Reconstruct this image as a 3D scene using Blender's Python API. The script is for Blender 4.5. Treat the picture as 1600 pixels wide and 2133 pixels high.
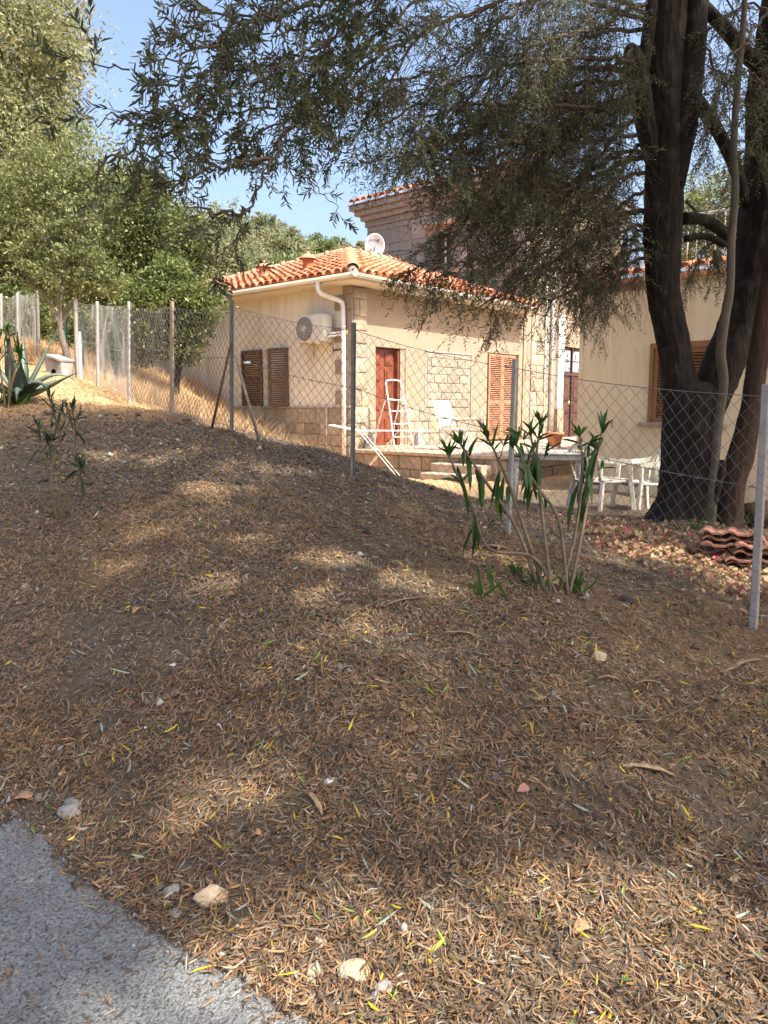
import bpy, math, random
import numpy as np
from mathutils import Vector, Matrix

for _o in list(bpy.data.objects):
    bpy.data.objects.remove(_o)
SC = bpy.context.scene
COL = SC.collection
R = math.radians

# ------------------------------------------------------------------ camera
PITCH = R(7.63)
CAMH = 1.6
cam_d = bpy.data.cameras.new('camera')
cam = bpy.data.objects.new('camera', cam_d); COL.objects.link(cam)
cam.location = (0, 0, CAMH)
cam.rotation_euler = (math.pi / 2 - PITCH, 0, 0)
cam_d.sensor_fit = 'VERTICAL'; cam_d.sensor_height = 24.0; cam_d.lens = 18.0
cam_d.clip_start = 0.05; cam_d.clip_end = 3000
SC.camera = cam

# ------------------------------------------------------------------ light
SUN_H = (0.804, -0.595)          # horizontal direction towards the sun
SUN_EL = R(52)
TO_SUN = Vector((SUN_H[0] * math.cos(SUN_EL), SUN_H[1] * math.cos(SUN_EL), math.sin(SUN_EL)))
TO_SUN.normalize()
W = bpy.data.worlds.new('World'); SC.world = W; W.use_nodes = True
wn = W.node_tree.nodes; wl = W.node_tree.links
sky = wn.new('ShaderNodeTexSky'); sky.sky_type = 'NISHITA'; sky.sun_disc = False
sky.sun_elevation = SUN_EL; sky.sun_rotation = math.atan2(SUN_H[0], SUN_H[1])
sky.altitude = 100; sky.air_density = 1.0; sky.dust_density = 5.6; sky.ozone_density = 1.0
wn['Background'].inputs['Strength'].default_value = 0.15
wl.new(sky.outputs[0], wn['Background'].inputs['Color'])
sd = bpy.data.lights.new('sun', 'SUN'); sd.energy = 4.2; sd.angle = R(0.53); sd.color = (1.0, 0.93, 0.82)
sun = bpy.data.objects.new('sun', sd); COL.objects.link(sun)
sun.rotation_euler = TO_SUN.to_track_quat('Z', 'Y').to_euler()
sun.location = (20, -4, 25)
SC.view_settings.view_transform = 'Standard'; SC.view_settings.look = 'None'
SC.view_settings.gamma = 1.0; SC.view_settings.exposure = 1.3
SC.render.engine = 'CYCLES'
SC.cycles.max_bounces = 8; SC.cycles.diffuse_bounces = 4; SC.cycles.transmission_bounces = 4
SC.cycles.use_denoising = True

# ------------------------------------------------------------------ helpers
def ray(px, py):
    X = (px - 800) / 1600.0; Y = (1066.5 - py) / 1600.0
    return np.array([X, math.cos(PITCH) + Y * math.sin(PITCH), -math.sin(PITCH) + Y * math.cos(PITCH)])

def at(px, py, d):
    r = ray(px, py); p = r * (d / r[1]); p[2] += CAMH
    return Vector(p)

def pxr(rpx, d):
    return rpx / 1600.0 * d

def tag(o, label=None, cat=None, group=None, kind=None):
    if label: o['label'] = label
    if cat: o['category'] = cat
    if group: o['group'] = group
    if kind: o['kind'] = kind
    return o

def thing(name, label, cat, loc=(0, 0, 0), rotz=0.0, group=None):
    o = bpy.data.objects.new(name, None); COL.objects.link(o)
    o.empty_display_size = 0.1
    o.location = loc; o.rotation_euler = (0, 0, rotz)
    return tag(o, label, cat, group)

def link_mesh(name, me, parent=None, M=None):
    o = bpy.data.objects.new(name, me); COL.objects.link(o)
    if parent is not None: o.parent = parent
    if M is not None: o.matrix_local = M
    return o

def arr_mesh(name, V, F, mats, smooth=False, fmat=None):
    """V (n,3) array; F array (m,k) of equal-sized faces or list of such arrays"""
    me = bpy.data.meshes.new(name)
    V = np.asarray(V, dtype=np.float32)
    Fs = F if isinstance(F, (list, tuple)) else [F]
    Fs = [np.asarray(f, dtype=np.int32) for f in Fs if len(f)]
    me.vertices.add(len(V)); me.vertices.foreach_set('co', V.ravel())
    loops = np.concatenate([f.ravel() for f in Fs])
    sizes = np.concatenate([np.full(len(f), f.shape[1], dtype=np.int32) for f in Fs])
    me.loops.add(len(loops)); me.loops.foreach_set('vertex_index', loops)
    starts = np.zeros(len(sizes), dtype=np.int32); starts[1:] = np.cumsum(sizes)[:-1]
    me.polygons.add(len(sizes)); me.polygons.foreach_set('loop_start', starts)
    for m in (mats if isinstance(mats, (list, tuple)) else [mats]):
        me.materials.append(m)
    if fmat is not None: me.polygons.foreach_set('material_index', np.asarray(fmat, dtype=np.int32))
    if smooth: me.polygons.foreach_set('use_smooth', np.ones(len(sizes), dtype=bool))
    me.update(calc_edges=True); me.validate()
    return me

class MB:
    """collects shapes for one mesh"""
    def __init__(s): s.v = []; s.f = []
    def add(s, vs, fs):
        n = len(s.v); s.v += [tuple(p) for p in vs]; s.f += [tuple(i + n for i in f) for f in fs]; return s
    def box(s, x0, x1, y0, y1, z0, z1, M=None):
        vs = [Vector(p) for p in ((x0,y0,z0),(x1,y0,z0),(x1,y1,z0),(x0,y1,z0),(x0,y0,z1),(x1,y0,z1),(x1,y1,z1),(x0,y1,z1))]
        if M is not None: vs = [M @ p for p in vs]
        return s.add(vs, [(0,3,2,1),(4,5,6,7),(0,1,5,4),(1,2,6,5),(2,3,7,6),(3,0,4,7)])
    def bbox(s, x0, x1, y0, y1, z0, z1, b=0.01, M=None):
        """box with chamfered edges"""
        X = (x0, x1); Y = (y0, y1); Z = (z0, z1); vs = []; idx = {}
        for i in (0, 1):
            for j in (0, 1):
                for k in (0, 1):
                    sx = b if i == 0 else -b; sy = b if j == 0 else -b; sz = b if k == 0 else -b
                    for a, p in enumerate(((X[i], Y[j]+sy, Z[k]+sz), (X[i]+sx, Y[j], Z[k]+sz), (X[i]+sx, Y[j]+sy, Z[k]))):
                        idx[(i,j,k,a)] = len(vs); vs.append(Vector(p))
        if M is not None: vs = [M @ p for p in vs]
        I = lambda i,j,k,a: idx[(i,j,k,a)]
        fs = []
        for i in (0,1): fs.append([I(i,0,0,0),I(i,1,0,0),I(i,1,1,0),I(i,0,1,0)])
        for j in (0,1): fs.append([I(0,j,0,1),I(1,j,0,1),I(1,j,1,1),I(0,j,1,1)])
        for k in (0,1): fs.append([I(0,0,k,2),I(1,0,k,2),I(1,1,k,2),I(0,1,k,2)])
        for i in (0,1):
            for j in (0,1): fs.append([I(i,j,0,0),I(i,j,1,0),I(i,j,1,1),I(i,j,0,1)])
            for k in (0,1): fs.append([I(i,0,k,0),I(i,1,k,0),I(i,1,k,2),I(i,0,k,2)])
        for j in (0,1):
            for k in (0,1): fs.append([I(0,j,k,1),I(1,j,k,1),I(1,j,k,2),I(0,j,k,2)])
        for i in (0,1):
            for j in (0,1):
                for k in (0,1): fs.append([I(i,j,k,0),I(i,j,k,1),I(i,j,k,2)])
        c = sum(vs, Vector()) / len(vs)
        out = []
        for f in fs:
            p = [vs[q] for q in f]; n = (p[1]-p[0]).cross(p[2]-p[0])
            m = sum(p, Vector())/len(p) - c
            out.append(tuple(f) if n.dot(m) > 0 else tuple(reversed(f)))
        return s.add(vs, out)
    def tube(s, pts, rad, n=8, cap=True, wob=None):
        pts = [Vector(p) for p in pts]
        if not hasattr(rad, '__len__'): rad = [rad] * len(pts)
        vs = []; up = None
        for i, p in enumerate(pts):
            t = (pts[min(i+1, len(pts)-1)] - pts[max(i-1, 0)])
            if t.length < 1e-9: t = Vector((0,0,1))
            t.normalize()
            if up is None:
                a = Vector((0,0,1)) if abs(t.z) < .9 else Vector((1,0,0))
                u = t.cross(a).normalized()
            else:
                u = (up - t * up.dot(t)).normalized()
            up = u; w = t.cross(u)
            for k in range(n):
                an = 2*math.pi*k/n; r = rad[i] * (wob(i, k, p) if wob else 1.0)
                vs.append(p + (u*math.cos(an) + w*math.sin(an)) * r)
        fs = []
        for i in range(len(pts)-1):
            for k in range(n):
                a = i*n+k; b = i*n+(k+1)%n
                fs.append((a, b, b+n, a+n))
        if cap:
            fs.append(tuple(reversed(range(n)))); fs.append(tuple(range((len(pts)-1)*n, len(pts)*n)))
        return s.add(vs, fs)
    def lathe(s, prof, n=20, M=None):
        vs = []
        for r, z in prof:
            for k in range(n):
                a = 2*math.pi*k/n; vs.append(Vector((r*math.cos(a), r*math.sin(a), z)))
        if M is not None: vs = [M @ p for p in vs]
        fs = []
        for i in range(len(prof)-1):
            for k in range(n):
                a = i*n+k; b = i*n+(k+1)%n; fs.append((a, b, b+n, a+n))
        return s.add(vs, fs)
    def mesh(s, name, mat, smooth=False):
        me = bpy.data.meshes.new(name); me.from_pydata(s.v, [], s.f); me.materials.append(mat)
        if smooth: me.polygons.foreach_set('use_smooth', [True]*len(me.polygons))
        me.update(); return me
    def build(s, name, mat, parent=None, smooth=False, M=None):
        return link_mesh(name, s.mesh(name, mat, smooth), parent, M)

def smooth_path(pts, n=6):
    """Catmull-Rom through pts"""
    P = [Vector(p) for p in pts]; P = [P[0]*2-P[1]] + P + [P[-1]*2-P[-2]]; out = []
    for i in range(1, len(P)-2):
        a, b, c, d = P[i-1], P[i], P[i+1], P[i+2]
        for k in range(n):
            t = k/n
            out.append(.5*((2*b)+(c-a)*t+(2*a-5*b+4*c-d)*t*t+(3*b-a-3*c+d)*t**3))
    out.append(P[-2]); return out

def lerp_list(vals, m):
    x = np.linspace(0, len(vals)-1, m); return list(np.interp(x, range(len(vals)), vals))

# ------------------------------------------------------------------ materials
def mat(name, c1, c2=None, scale=6.0, detail=6.0, rough=0.85, bump=0.0, bscale=None, rand=0.0, metal=0.0,
        transl=0.0, island=None, spec=0.3, stretch=None, c3=None, s3=1.0, t3=(0.5, 0.7), streak=0.0):
    """procedural material: noise mix of c1/c2, an optional third tone in larger patches, per-object or per-island variation"""
    m = bpy.data.materials.new(name); m.use_nodes = True
    nt = m.node_tree; N = nt.nodes; L = nt.links; B = N['Principled BSDF']
    B.inputs['Roughness'].default_value = rough; B.inputs['Metallic'].default_value = metal
    B.inputs['Specular IOR Level'].default_value = spec
    c2 = c2 or tuple(min(1, x*1.25) for x in c1)
    geo = N.new('ShaderNodeNewGeometry')
    vec = geo.outputs['Position']
    if stretch:
        mp = N.new('ShaderNodeMapping'); mp.inputs['Scale'].default_value = stretch
        L.new(vec, mp.inputs['Vector']); vec = mp.outputs['Vector']
    no = N.new('ShaderNodeTexNoise'); no.inputs['Scale'].default_value = scale; no.inputs['Detail'].default_value = detail
    no.inputs['Roughness'].default_value = 0.62
    L.new(vec, no.inputs['Vector'])
    rp = N.new('ShaderNodeValToRGB'); rp.color_ramp.elements[0].position = .32; rp.color_ramp.elements[1].position = .68
    rp.color_ramp.elements[0].color = (*c1, 1); rp.color_ramp.elements[1].color = (*c2, 1)
    L.new(no.outputs['Fac'], rp.inputs['Fac']); col = rp.outputs['Color']
    if c3:
        n3 = N.new('ShaderNodeTexNoise'); n3.inputs['Scale'].default_value = s3; n3.inputs['Detail'].default_value = 5
        L.new(geo.outputs['Position'], n3.inputs['Vector'])
        mr = N.new('ShaderNodeMapRange'); mr.inputs['From Min'].default_value = t3[0]; mr.inputs['From Max'].default_value = t3[1]
        L.new(n3.outputs['Fac'], mr.inputs['Value'])
        mx = N.new('ShaderNodeMix'); mx.data_type = 'RGBA'
        L.new(mr.outputs['Result'], mx.inputs['Factor']); L.new(col, mx.inputs['A']); mx.inputs['B'].default_value = (*c3, 1)
        col = mx.outputs['Result']
    if streak:       # weather stains running down the surface
        mp = N.new('ShaderNodeMapping'); mp.inputs['Scale'].default_value = (4.5, 4.5, .45); L.new(geo.outputs['Position'], mp.inputs['Vector'])
        ns = N.new('ShaderNodeTexNoise'); ns.inputs['Scale'].default_value = 1.0; ns.inputs['Detail'].default_value = 9; ns.inputs['Roughness'].default_value = .7; L.new(mp.outputs['Vector'], ns.inputs['Vector'])
        mr = N.new('ShaderNodeMapRange'); mr.inputs['From Min'].default_value = .48; mr.inputs['From Max'].default_value = .78; mr.inputs['To Max'].default_value = streak; L.new(ns.outputs['Fac'], mr.inputs['Value'])
        mx = N.new('ShaderNodeMix'); mx.data_type = 'RGBA'; L.new(mr.outputs['Result'], mx.inputs['Factor']); L.new(col, mx.inputs['A']); mx.inputs['B'].default_value = (.22,.17,.12,1); col = mx.outputs['Result']
    if island:
        r2 = N.new('ShaderNodeValToRGB'); r2.color_ramp.interpolation = 'CONSTANT'
        e = r2.color_ramp.elements
        while len(e) < len(island): e.new(0.5)
        tot = sum(w for _, w in island); a = 0
        for i, (c, w) in enumerate(island):
            e[i].position = a/tot; e[i].color = (*c, 1); a += w
        L.new(geo.outputs['Random Per Island'], r2.inputs['Fac'])
        mx = N.new('ShaderNodeMix'); mx.data_type = 'RGBA'; mx.blend_type = 'MULTIPLY'; mx.inputs['Factor'].default_value = 1
        L.new(r2.outputs['Color'], mx.inputs['A'])
        L.new(col, mx.inputs['B']); col = mx.outputs['Result']
    if rand:
        oi = N.new('ShaderNodeObjectInfo'); hs = N.new('ShaderNodeHueSaturation')
        mr = N.new('ShaderNodeMapRange'); mr.inputs['To Min'].default_value = 1-rand; mr.inputs['To Max'].default_value = 1+rand
        L.new(oi.outputs['Random'], mr.inputs['Value']); L.new(mr.outputs['Result'], hs.inputs['Value'])
        ms = N.new('ShaderNodeMath'); ms.operation = 'MULTIPLY_ADD'; ms.inputs[1].default_value = -rand*.9; ms.inputs[2].default_value = 1+rand*.4
        L.new(oi.outputs['Random'], ms.inputs[0]); L.new(ms.outputs[0], hs.inputs['Saturation'])
        L.new(col, hs.inputs['Color']); col = hs.outputs['Color']
    L.new(col, B.inputs['Base Color'])
    if bump:
        nb = N.new('ShaderNodeTexNoise'); nb.inputs['Scale'].default_value = bscale or scale*3; nb.inputs['Detail'].default_value = 8
        L.new(vec, nb.inputs['Vector'])
        bp = N.new('ShaderNodeBump'); bp.inputs['Strength'].default_value = bump; bp.inputs['Distance'].default_value = 0.02
        L.new(nb.outputs['Fac'], bp.inputs['Height']); L.new(bp.outputs['Normal'], B.inputs['Normal'])
    if transl:
        tr = N.new('ShaderNodeBsdfTranslucent'); L.new(col, tr.inputs['Color'])
        ms = N.new('ShaderNodeMixShader'); ms.inputs[0].default_value = transl
        L.new(B.outputs[0], ms.inputs[1]); L.new(tr.outputs[0], ms.inputs[2])
        L.new(ms.outputs[0], N['Material Output'].inputs['Surface'])
    return m

ONE = (1, 1, 1); G9 = (.82, .82, .82)
MT = dict(
    plaster = mat('cream_plaster', (.70,.67,.57), (.76,.73,.63), 3, bump=.15, bscale=60, c3=(.64,.575,.46), s3=.9, streak=.4),
    plaster_f = mat('roughcast_plaster', (.29,.215,.15), (.36,.278,.202), 30, bump=.5, bscale=70, c3=(.32,.24,.17), s3=1.2, streak=.35),
    plaster_c = mat('ochre_plaster', (.66,.53,.345), (.71,.575,.385), 2.5, bump=.12, bscale=80, c3=(.61,.48,.31), s3=.7, streak=.4),
    stone = mat('granite_block', (.24,.20,.155), (.38,.325,.26), 14, bump=.55, bscale=45, rand=.25, c3=(.40,.31,.21), s3=2.2),
    stone_f = mat('pale_granite_block', (.24,.195,.145), (.33,.278,.218), 16, bump=.5, bscale=50, rand=.16, c3=(.50,.38,.25), s3=2.0),
    stone_q = mat('quoin_granite', (.24,.19,.14), (.34,.28,.22), 60, bump=.5, bscale=90, rand=.12),
    stone_b = mat('grey_granite_ashlar', (.215,.220,.215), (.30,.305,.30), 9, bump=.5, bscale=30, rand=.16, c3=(.155,.155,.15), s3=.8),
    mortar = mat('mortar', (.40,.34,.27), (.50,.43,.35), 20, bump=.4, bscale=60),
    tile = mat('terracotta_tile', (.44,.155,.078), (.58,.245,.135), 8, bump=.25, bscale=40, rand=.22, c3=(.42,.17,.10), s3=2.5, rough=.9),
    tile_cap = mat('pale_terracotta', (.50,.24,.14), (.62,.34,.21), 8, bump=.3, bscale=40, rand=.12, rough=.9),
    tile_pan = mat('terracotta_pan', (.40,.14,.07), (.52,.22,.11), 8, bump=.3, bscale=40, rough=.95),
    gutter = mat('cream_metal', (.66,.62,.52), (.72,.68,.59), 4, rough=.45, spec=.5),
    pipe = mat('white_pvc', (.72,.72,.72), (.80,.80,.80), 5, rough=.4, spec=.5),
    soffit = mat('painted_soffit', (.58,.52,.42), (.64,.58,.48), 5, bump=.1),
    white = mat('white_paint', (.60,.59,.56), (.68,.67,.64), 8, rough=.5, spec=.5),
    plastic = mat('white_plastic', (.50,.465,.385), (.56,.525,.44), 5, rough=.4, spec=.5),
    alu = mat('brushed_aluminium', (.66,.67,.69), (.76,.77,.78), 20, rough=.35, metal=.6),
    wood_sh = mat('brown_shutter_paint', (.075,.036,.021), (.115,.056,.033), 14, rough=.55, stretch=(1,1,.15), bump=.1),
    wood_lt = mat('tan_shutter_paint', (.33,.16,.09), (.41,.21,.125), 12, rough=.6, stretch=(1,1,.15), bump=.1),
    wood_c = mat('varnished_shutter', (.19,.085,.035), (.26,.125,.052), 14, rough=.55, stretch=(1,1,.2), bump=.1),
    door = mat('red_brown_door', (.17,.045,.022), (.23,.068,.033), 10, rough=.4, stretch=(1,1,.15), spec=.45),
    door_d = mat('dark_panelled_door', (.060,.028,.024), (.10,.046,.038), 10, rough=.5, stretch=(1,1,.2)),
    glass = mat('dark_glass', (.03,.035,.04), (.05,.055,.06), 2, rough=.08, spec=.6),
    brass = mat('brass', (.55,.42,.16), (.65,.5,.2), 20, rough=.35, metal=.8),
    iron = mat('weathered_steel', (.15,.135,.12), (.26,.235,.21), 25, rough=.7, metal=.3, bump=.2),
    galv = mat('galvanised_wire', (.16,.15,.14), (.24,.225,.21), 12, rough=.6, metal=.3),
    galv_w = mat('pale_galvanised_wire', (.38,.38,.37), (.52,.52,.50), 12, rough=.5, metal=.3),
    rust = mat('rusty_bar', (.12,.065,.04), (.2,.11,.065), 30, rough=.9, bump=.3),
    cpost = mat('concrete_post', (.27,.245,.215), (.36,.33,.295), 18, bump=.4, bscale=50),
    wpost = mat('pale_metal_post', (.34,.33,.31), (.43,.42,.40), 12, rough=.5, metal=.15),
    green_post = mat('dark_green_post', (.015,.05,.035), (.025,.07,.05), 12, rough=.5),
    pole_w = mat('weathered_wood_pole', (.26,.21,.15), (.38,.31,.23), 12, stretch=(1,1,.15), bump=.4),
    concrete = mat('grey_concrete', (.26,.24,.22), (.36,.34,.31), 10, bump=.4, bscale=40, c3=(.20,.19,.18), s3=3),
    terracotta = mat('terracotta_pot', (.42,.17,.09), (.52,.24,.14), 10, bump=.15),
    slab = mat('terrace_tile', (.38,.29,.21), (.45,.355,.265), 6, bump=.1),
    ac_white = mat('aged_white_casing', (.58,.56,.50), (.66,.64,.58), 5, rough=.45, spec=.4),
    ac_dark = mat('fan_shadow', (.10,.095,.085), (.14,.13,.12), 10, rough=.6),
    rubber = mat('black_pipe_lagging', (.02,.02,.02), (.035,.035,.035), 10, rough=.8),
    dish = mat('dish_paint', (.60,.61,.63), (.66,.67,.69), 3, rough=.45),
    ink = mat('navy_lettering', (.02,.03,.10), (.025,.035,.12), 3, rough=.6),
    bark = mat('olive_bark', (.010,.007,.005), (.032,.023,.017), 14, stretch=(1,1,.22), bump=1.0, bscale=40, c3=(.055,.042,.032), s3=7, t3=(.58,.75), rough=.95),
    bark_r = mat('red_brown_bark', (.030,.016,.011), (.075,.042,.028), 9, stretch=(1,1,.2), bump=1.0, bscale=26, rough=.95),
    bark_p = mat('pale_smooth_bark', (.075,.06,.042), (.125,.10,.07), 10, stretch=(1,1,.35), bump=.4, bscale=30, c3=(.11,.085,.06), s3=12),
    bark_g = mat('grey_bark', (.13,.105,.085), (.22,.18,.15), 8, bump=.6, bscale=30),
    twig = mat('olive_twig', (.060,.042,.029), (.115,.082,.058), 12, rough=.9),
    stem = mat('oleander_stem', (.13,.095,.065), (.21,.155,.105), 16, bump=.3, bscale=40, rough=.8),
    stem_y = mat('young_stem', (.13,.09,.045), (.19,.14,.075), 12, rough=.8),
)
# ------------------------------------------------------------------ terrain
HX = Vector((math.sin(R(41.5)), math.cos(R(41.5)), 0))      # along the lit facade, away from the camera
HY = Vector((-HX.y, HX.x, 0))                               # along the shaded side wall, away from the camera
HO = Vector((-0.63, 15.58, 0))                              # corner of the small house
HROT = math.atan2(HX.y, HX.x)
def H2W(x, y, z=0.0): return HO + HX*x + HY*y + Vector((0, 0, z))
def W2H(p):
    r = Vector((p[0], p[1], 0)) - HO; return r.dot(HX), r.dot(HY)

FENCE_H = 1.3
POST_PX = [((1597,800),(1570,1305)), ((1073,748),(1058,1112)), ((740,672),(737,992)), ((485,624),(485,908)),
           ((358,628),(358,868)), ((268,628),(268,836)), ((202,628),(203,804)), ((157,622),(160,786))]
POSTS = []
for (tx,ty),(bx,by) in POST_PX:
    rt = ray(tx,ty); rb = ray(bx,by)
    d = FENCE_H/(rt[2]/rt[1]-rb[2]/rb[1])
    POSTS.append((at(bx,by,d), at(tx,ty,d)))
BACK_PX = [((77,600),(80,738),14.6), ((36,610),(37,724),17.4), ((2,612),(2,720),18.8)]
BACK = [(at(b[0],b[1],d), at(t[0],t[1],d)) for t,b,d in BACK_PX]

cp = [tuple(b) for b,_ in POSTS] + [tuple(b) for b,_ in BACK]
cp += [tuple(at(*q)) for q in [(50,838,9.5), (0,1110,5.0), (125,776,13.3), (0,1400,3.55), (400,1300,3.7), (800,1400,3.25), (1600,1700,2.6),(1400,1085,7.6),(1590,1120,6.6)]]
cp += [(0,0,0), (-1.6,0,0), (1.6,0,0), (-2.6,1.2,-.02), (-1.4,1.9,0), (-.45,1.75,0), (1.2,1.75,0.0), (-1.5,2.75,.015), (-.8,2.3,.01), (3.5,1.5,0), (5,4,.15),
       (-3,3,.12), (-5,3,.2), (-6,7,1.1), (-8,10,1.8), (0,-4,0), (-8,-4,-.1), (8,-4,-.1), (8,4,.1), (8,8,.2), (-8,3,.4)]
cp += [tuple(H2W(0,0,.36)), tuple(H2W(0,1.0,.52)), tuple(H2W(0,2.3,.95)), tuple(H2W(0,3.6,1.55)), tuple(H2W(0,5.4,2.25)), tuple(H2W(0,9,3.0)),
       tuple(H2W(0,-1.8,.34)), tuple(H2W(0,-3.6,.33)), tuple(H2W(3,-4,.33)), tuple(H2W(0,-5.5,.30)), tuple(H2W(0,-8,.25)), tuple(H2W(-1.2,-1.0,.40)), tuple(H2W(-.8,-4.4,.33)),
       tuple(H2W(8,-3,.33)), tuple(H2W(12,2,.4)), (2.6,9.9,.33), (1.4,11.0,.33), (0.4,10.5,.5), (3.6,9.5,.31), (2.0,8.2,.42), (-.3,11,.62), (4.9,7.6,.33)]
cp += [(-12,16,3.0), (-10,22,3.6), (-6,24,3.6), (-18,30,6.5), (-8,36,6.5), (0,36,5), (12,36,4), (25,20,1), (25,0,0), (-25,10,4.5), (-25,-4,1.5),
       (0,60,11), (-30,60,15), (30,60,9), (0,110,22), (-60,110,27), (60,110,20), (-60,40,14), (60,30,3), (60,-20,0), (-60,-20,3), (0,-25,0)]
CP = np.array(cp, dtype=float)
def _phi(r2): return np.where(r2 > 1e-12, .5*r2*np.log(np.maximum(r2, 1e-12)), 0.0)
_n = len(CP); _A = np.zeros((_n+3, _n+3))
_A[:_n,:_n] = _phi(((CP[:,None,:2]-CP[None,:,:2])**2).sum(-1)) + np.eye(_n)*.02
_A[:_n,_n] = 1; _A[:_n,_n+1:] = CP[:,:2]; _A[_n,:_n] = 1; _A[_n+1:,:_n] = CP[:,:2].T
_W = np.linalg.solve(_A, np.concatenate([CP[:,2], np.zeros(3)]))
def _hash_noise(x, y, f, seed):
    """smooth value noise"""
    xi = np.floor(x*f).astype(np.int64); yi = np.floor(y*f).astype(np.int64); u = x*f-xi; v = y*f-yi
    u = u*u*(3-2*u); v = v*v*(3-2*v)
    def h(a, b):
        n = (a*374761393 + b*668265263 + seed*974711) & 0x7fffffff
        n = ((n ^ (n >> 13))*1274126177) & 0x7fffffff
        return (n & 0xffff)/65535.0-.5
    return (h(xi,yi)*(1-u)+h(xi+1,yi)*u)*(1-v)+(h(xi,yi+1)*(1-u)+h(xi+1,yi+1)*u)*v
def gz_arr(x, y):
    x = np.asarray(x, float); y = np.asarray(y, float); sh = x.shape; xf = x.ravel(); yf = y.ravel(); out = np.empty_like(xf)
    for i in range(0, len(xf), 20000):
        a = xf[i:i+20000]; b = yf[i:i+20000]
        r2 = (a[:,None]-CP[None,:,0])**2+(b[:,None]-CP[None,:,1])**2
        out[i:i+20000] = _phi(r2) @ _W[:_n] + _W[_n] + _W[_n+1]*a + _W[_n+2]*b
    far = np.clip((np.hypot(xf, yf)-90)/60, 0, 1)
    out = out*(1-far) + far*np.clip(yf*.15, -1, 30)
    rough = np.clip((yf-2.6)/2.0, 0, 1)*np.clip((xf+yf*.9-.8)/1.2, 0, 1)
    out += rough*(_hash_noise(xf,yf,1.7,1)*.08 + _hash_noise(xf,yf,4.0,2)*.045 + _hash_noise(xf,yf,9.0,3)*.030 + _hash_noise(xf,yf,19.0,4)*.014)
    # level yard in front of the terrace
    return out.reshape(sh)
def gz(x, y): return float(gz_arr(np.array([x]), np.array([y]))[0])
def at_ground(px, py, dmax=40.0):
    r = ray(px, py); d = np.arange(1.2, dmax, .02)
    X = r[0]*d/r[1]; Z = CAMH+r[2]*d/r[1]; G = gz_arr(X, d)
    i = int(np.argmax(Z <= G)) if (Z <= G).any() else len(d)-1
    return Vector((X[i], d[i], G[i]))

def spaced(lo, hi, mid0, mid1, fine, grow=1.12, top=12.0):
    a = list(np.arange(mid0, mid1+1e-6, fine)); s = fine; x = mid1
    while x < hi: s = min(s*grow, top); x += s; a.append(x)
    s = fine; x = mid0; b = []
    while x > lo: s = min(s*grow, top); x -= s; b.append(x)
    return np.array(b[::-1]+a)
gxs = spaced(-420, 420, -4.5, 4.5, .05, 1.09, 30); gys = spaced(-150, 700, 1.4, 8.6, .05, 1.07, 30)
GX, GY = np.meshgrid(gxs, gys); GZ = gz_arr(GX, GY)
nx, ny = len(gxs), len(gys)
ii = (np.arange(ny-1)[:,None]*nx+np.arange(nx-1)[None,:]).ravel()
m_ground = mat('dry_earth', (.078,.061,.044), (.155,.122,.088), 22, detail=10, bump=.9, bscale=60, c3=(.20,.125,.062), s3=.28, t3=(.52,.66), rough=1.0, spec=.1)
def ground_nodes():
    """the earth turns straw-coloured where dry grass covers it, beyond the tree and up the slope (world position)"""
    nt = m_ground.node_tree; N = nt.nodes; L = nt.links
    B = N['Principled BSDF']; src = B.inputs['Base Color'].links[0].from_socket
    geo = N.new('ShaderNodeNewGeometry'); sep = N.new('ShaderNodeSeparateXYZ'); L.new(geo.outputs['Position'], sep.inputs[0])
    def mr(sock, a, b):
        m = N.new('ShaderNodeMapRange'); m.inputs['From Min'].default_value = a; m.inputs['From Max'].default_value = b
        L.new(sock, m.inputs['Value']); return m.outputs['Result']
    no = N.new('ShaderNodeTexNoise'); no.inputs['Scale'].default_value = 1.4; no.inputs['Detail'].default_value = 8; L.new(geo.outputs['Position'], no.inputs['Vector'])
    s1 = N.new('ShaderNodeMath'); s1.operation = 'MULTIPLY_ADD'; s1.inputs[1].default_value = -.62; L.new(sep.outputs['X'], s1.inputs[0]); L.new(sep.outputs['Y'], s1.inputs[2])
    s2 = N.new('ShaderNodeMath'); s2.operation = 'MULTIPLY_ADD'; s2.inputs[1].default_value = 2.2; L.new(no.outputs['Fac'], s2.inputs[0]); L.new(s1.outputs[0], s2.inputs[2])
    f = mr(s2.outputs[0], 11.0, 13.6)
    n2 = N.new('ShaderNodeTexNoise'); n2.inputs['Scale'].default_value = 30; n2.inputs['Detail'].default_value = 8; L.new(geo.outputs['Position'], n2.inputs['Vector'])
    rp = N.new('ShaderNodeValToRGB'); rp.color_ramp.elements[0].position = .3; rp.color_ramp.elements[1].position = .7
    rp.color_ramp.elements[0].color = (.36,.215,.105,1); rp.color_ramp.elements[1].color = (.58,.385,.20,1); L.new(n2.outputs['Fac'], rp.inputs['Fac'])
    mx = N.new('ShaderNodeMix'); mx.data_type = 'RGBA'; L.new(f, mx.inputs['Factor']); L.new(src, mx.inputs['A']); L.new(rp.outputs['Color'], mx.inputs['B'])
    L.new(mx.outputs['Result'], B.inputs['Base Color'])
ground_nodes()
ground = link_mesh('ground', arr_mesh('ground', np.stack([GX.ravel(), GY.ravel(), GZ.ravel()], 1), np.stack([ii, ii+1, ii+1+nx, ii+nx], 1), m_ground, smooth=True))
tag(ground, kind='structure')

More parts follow.
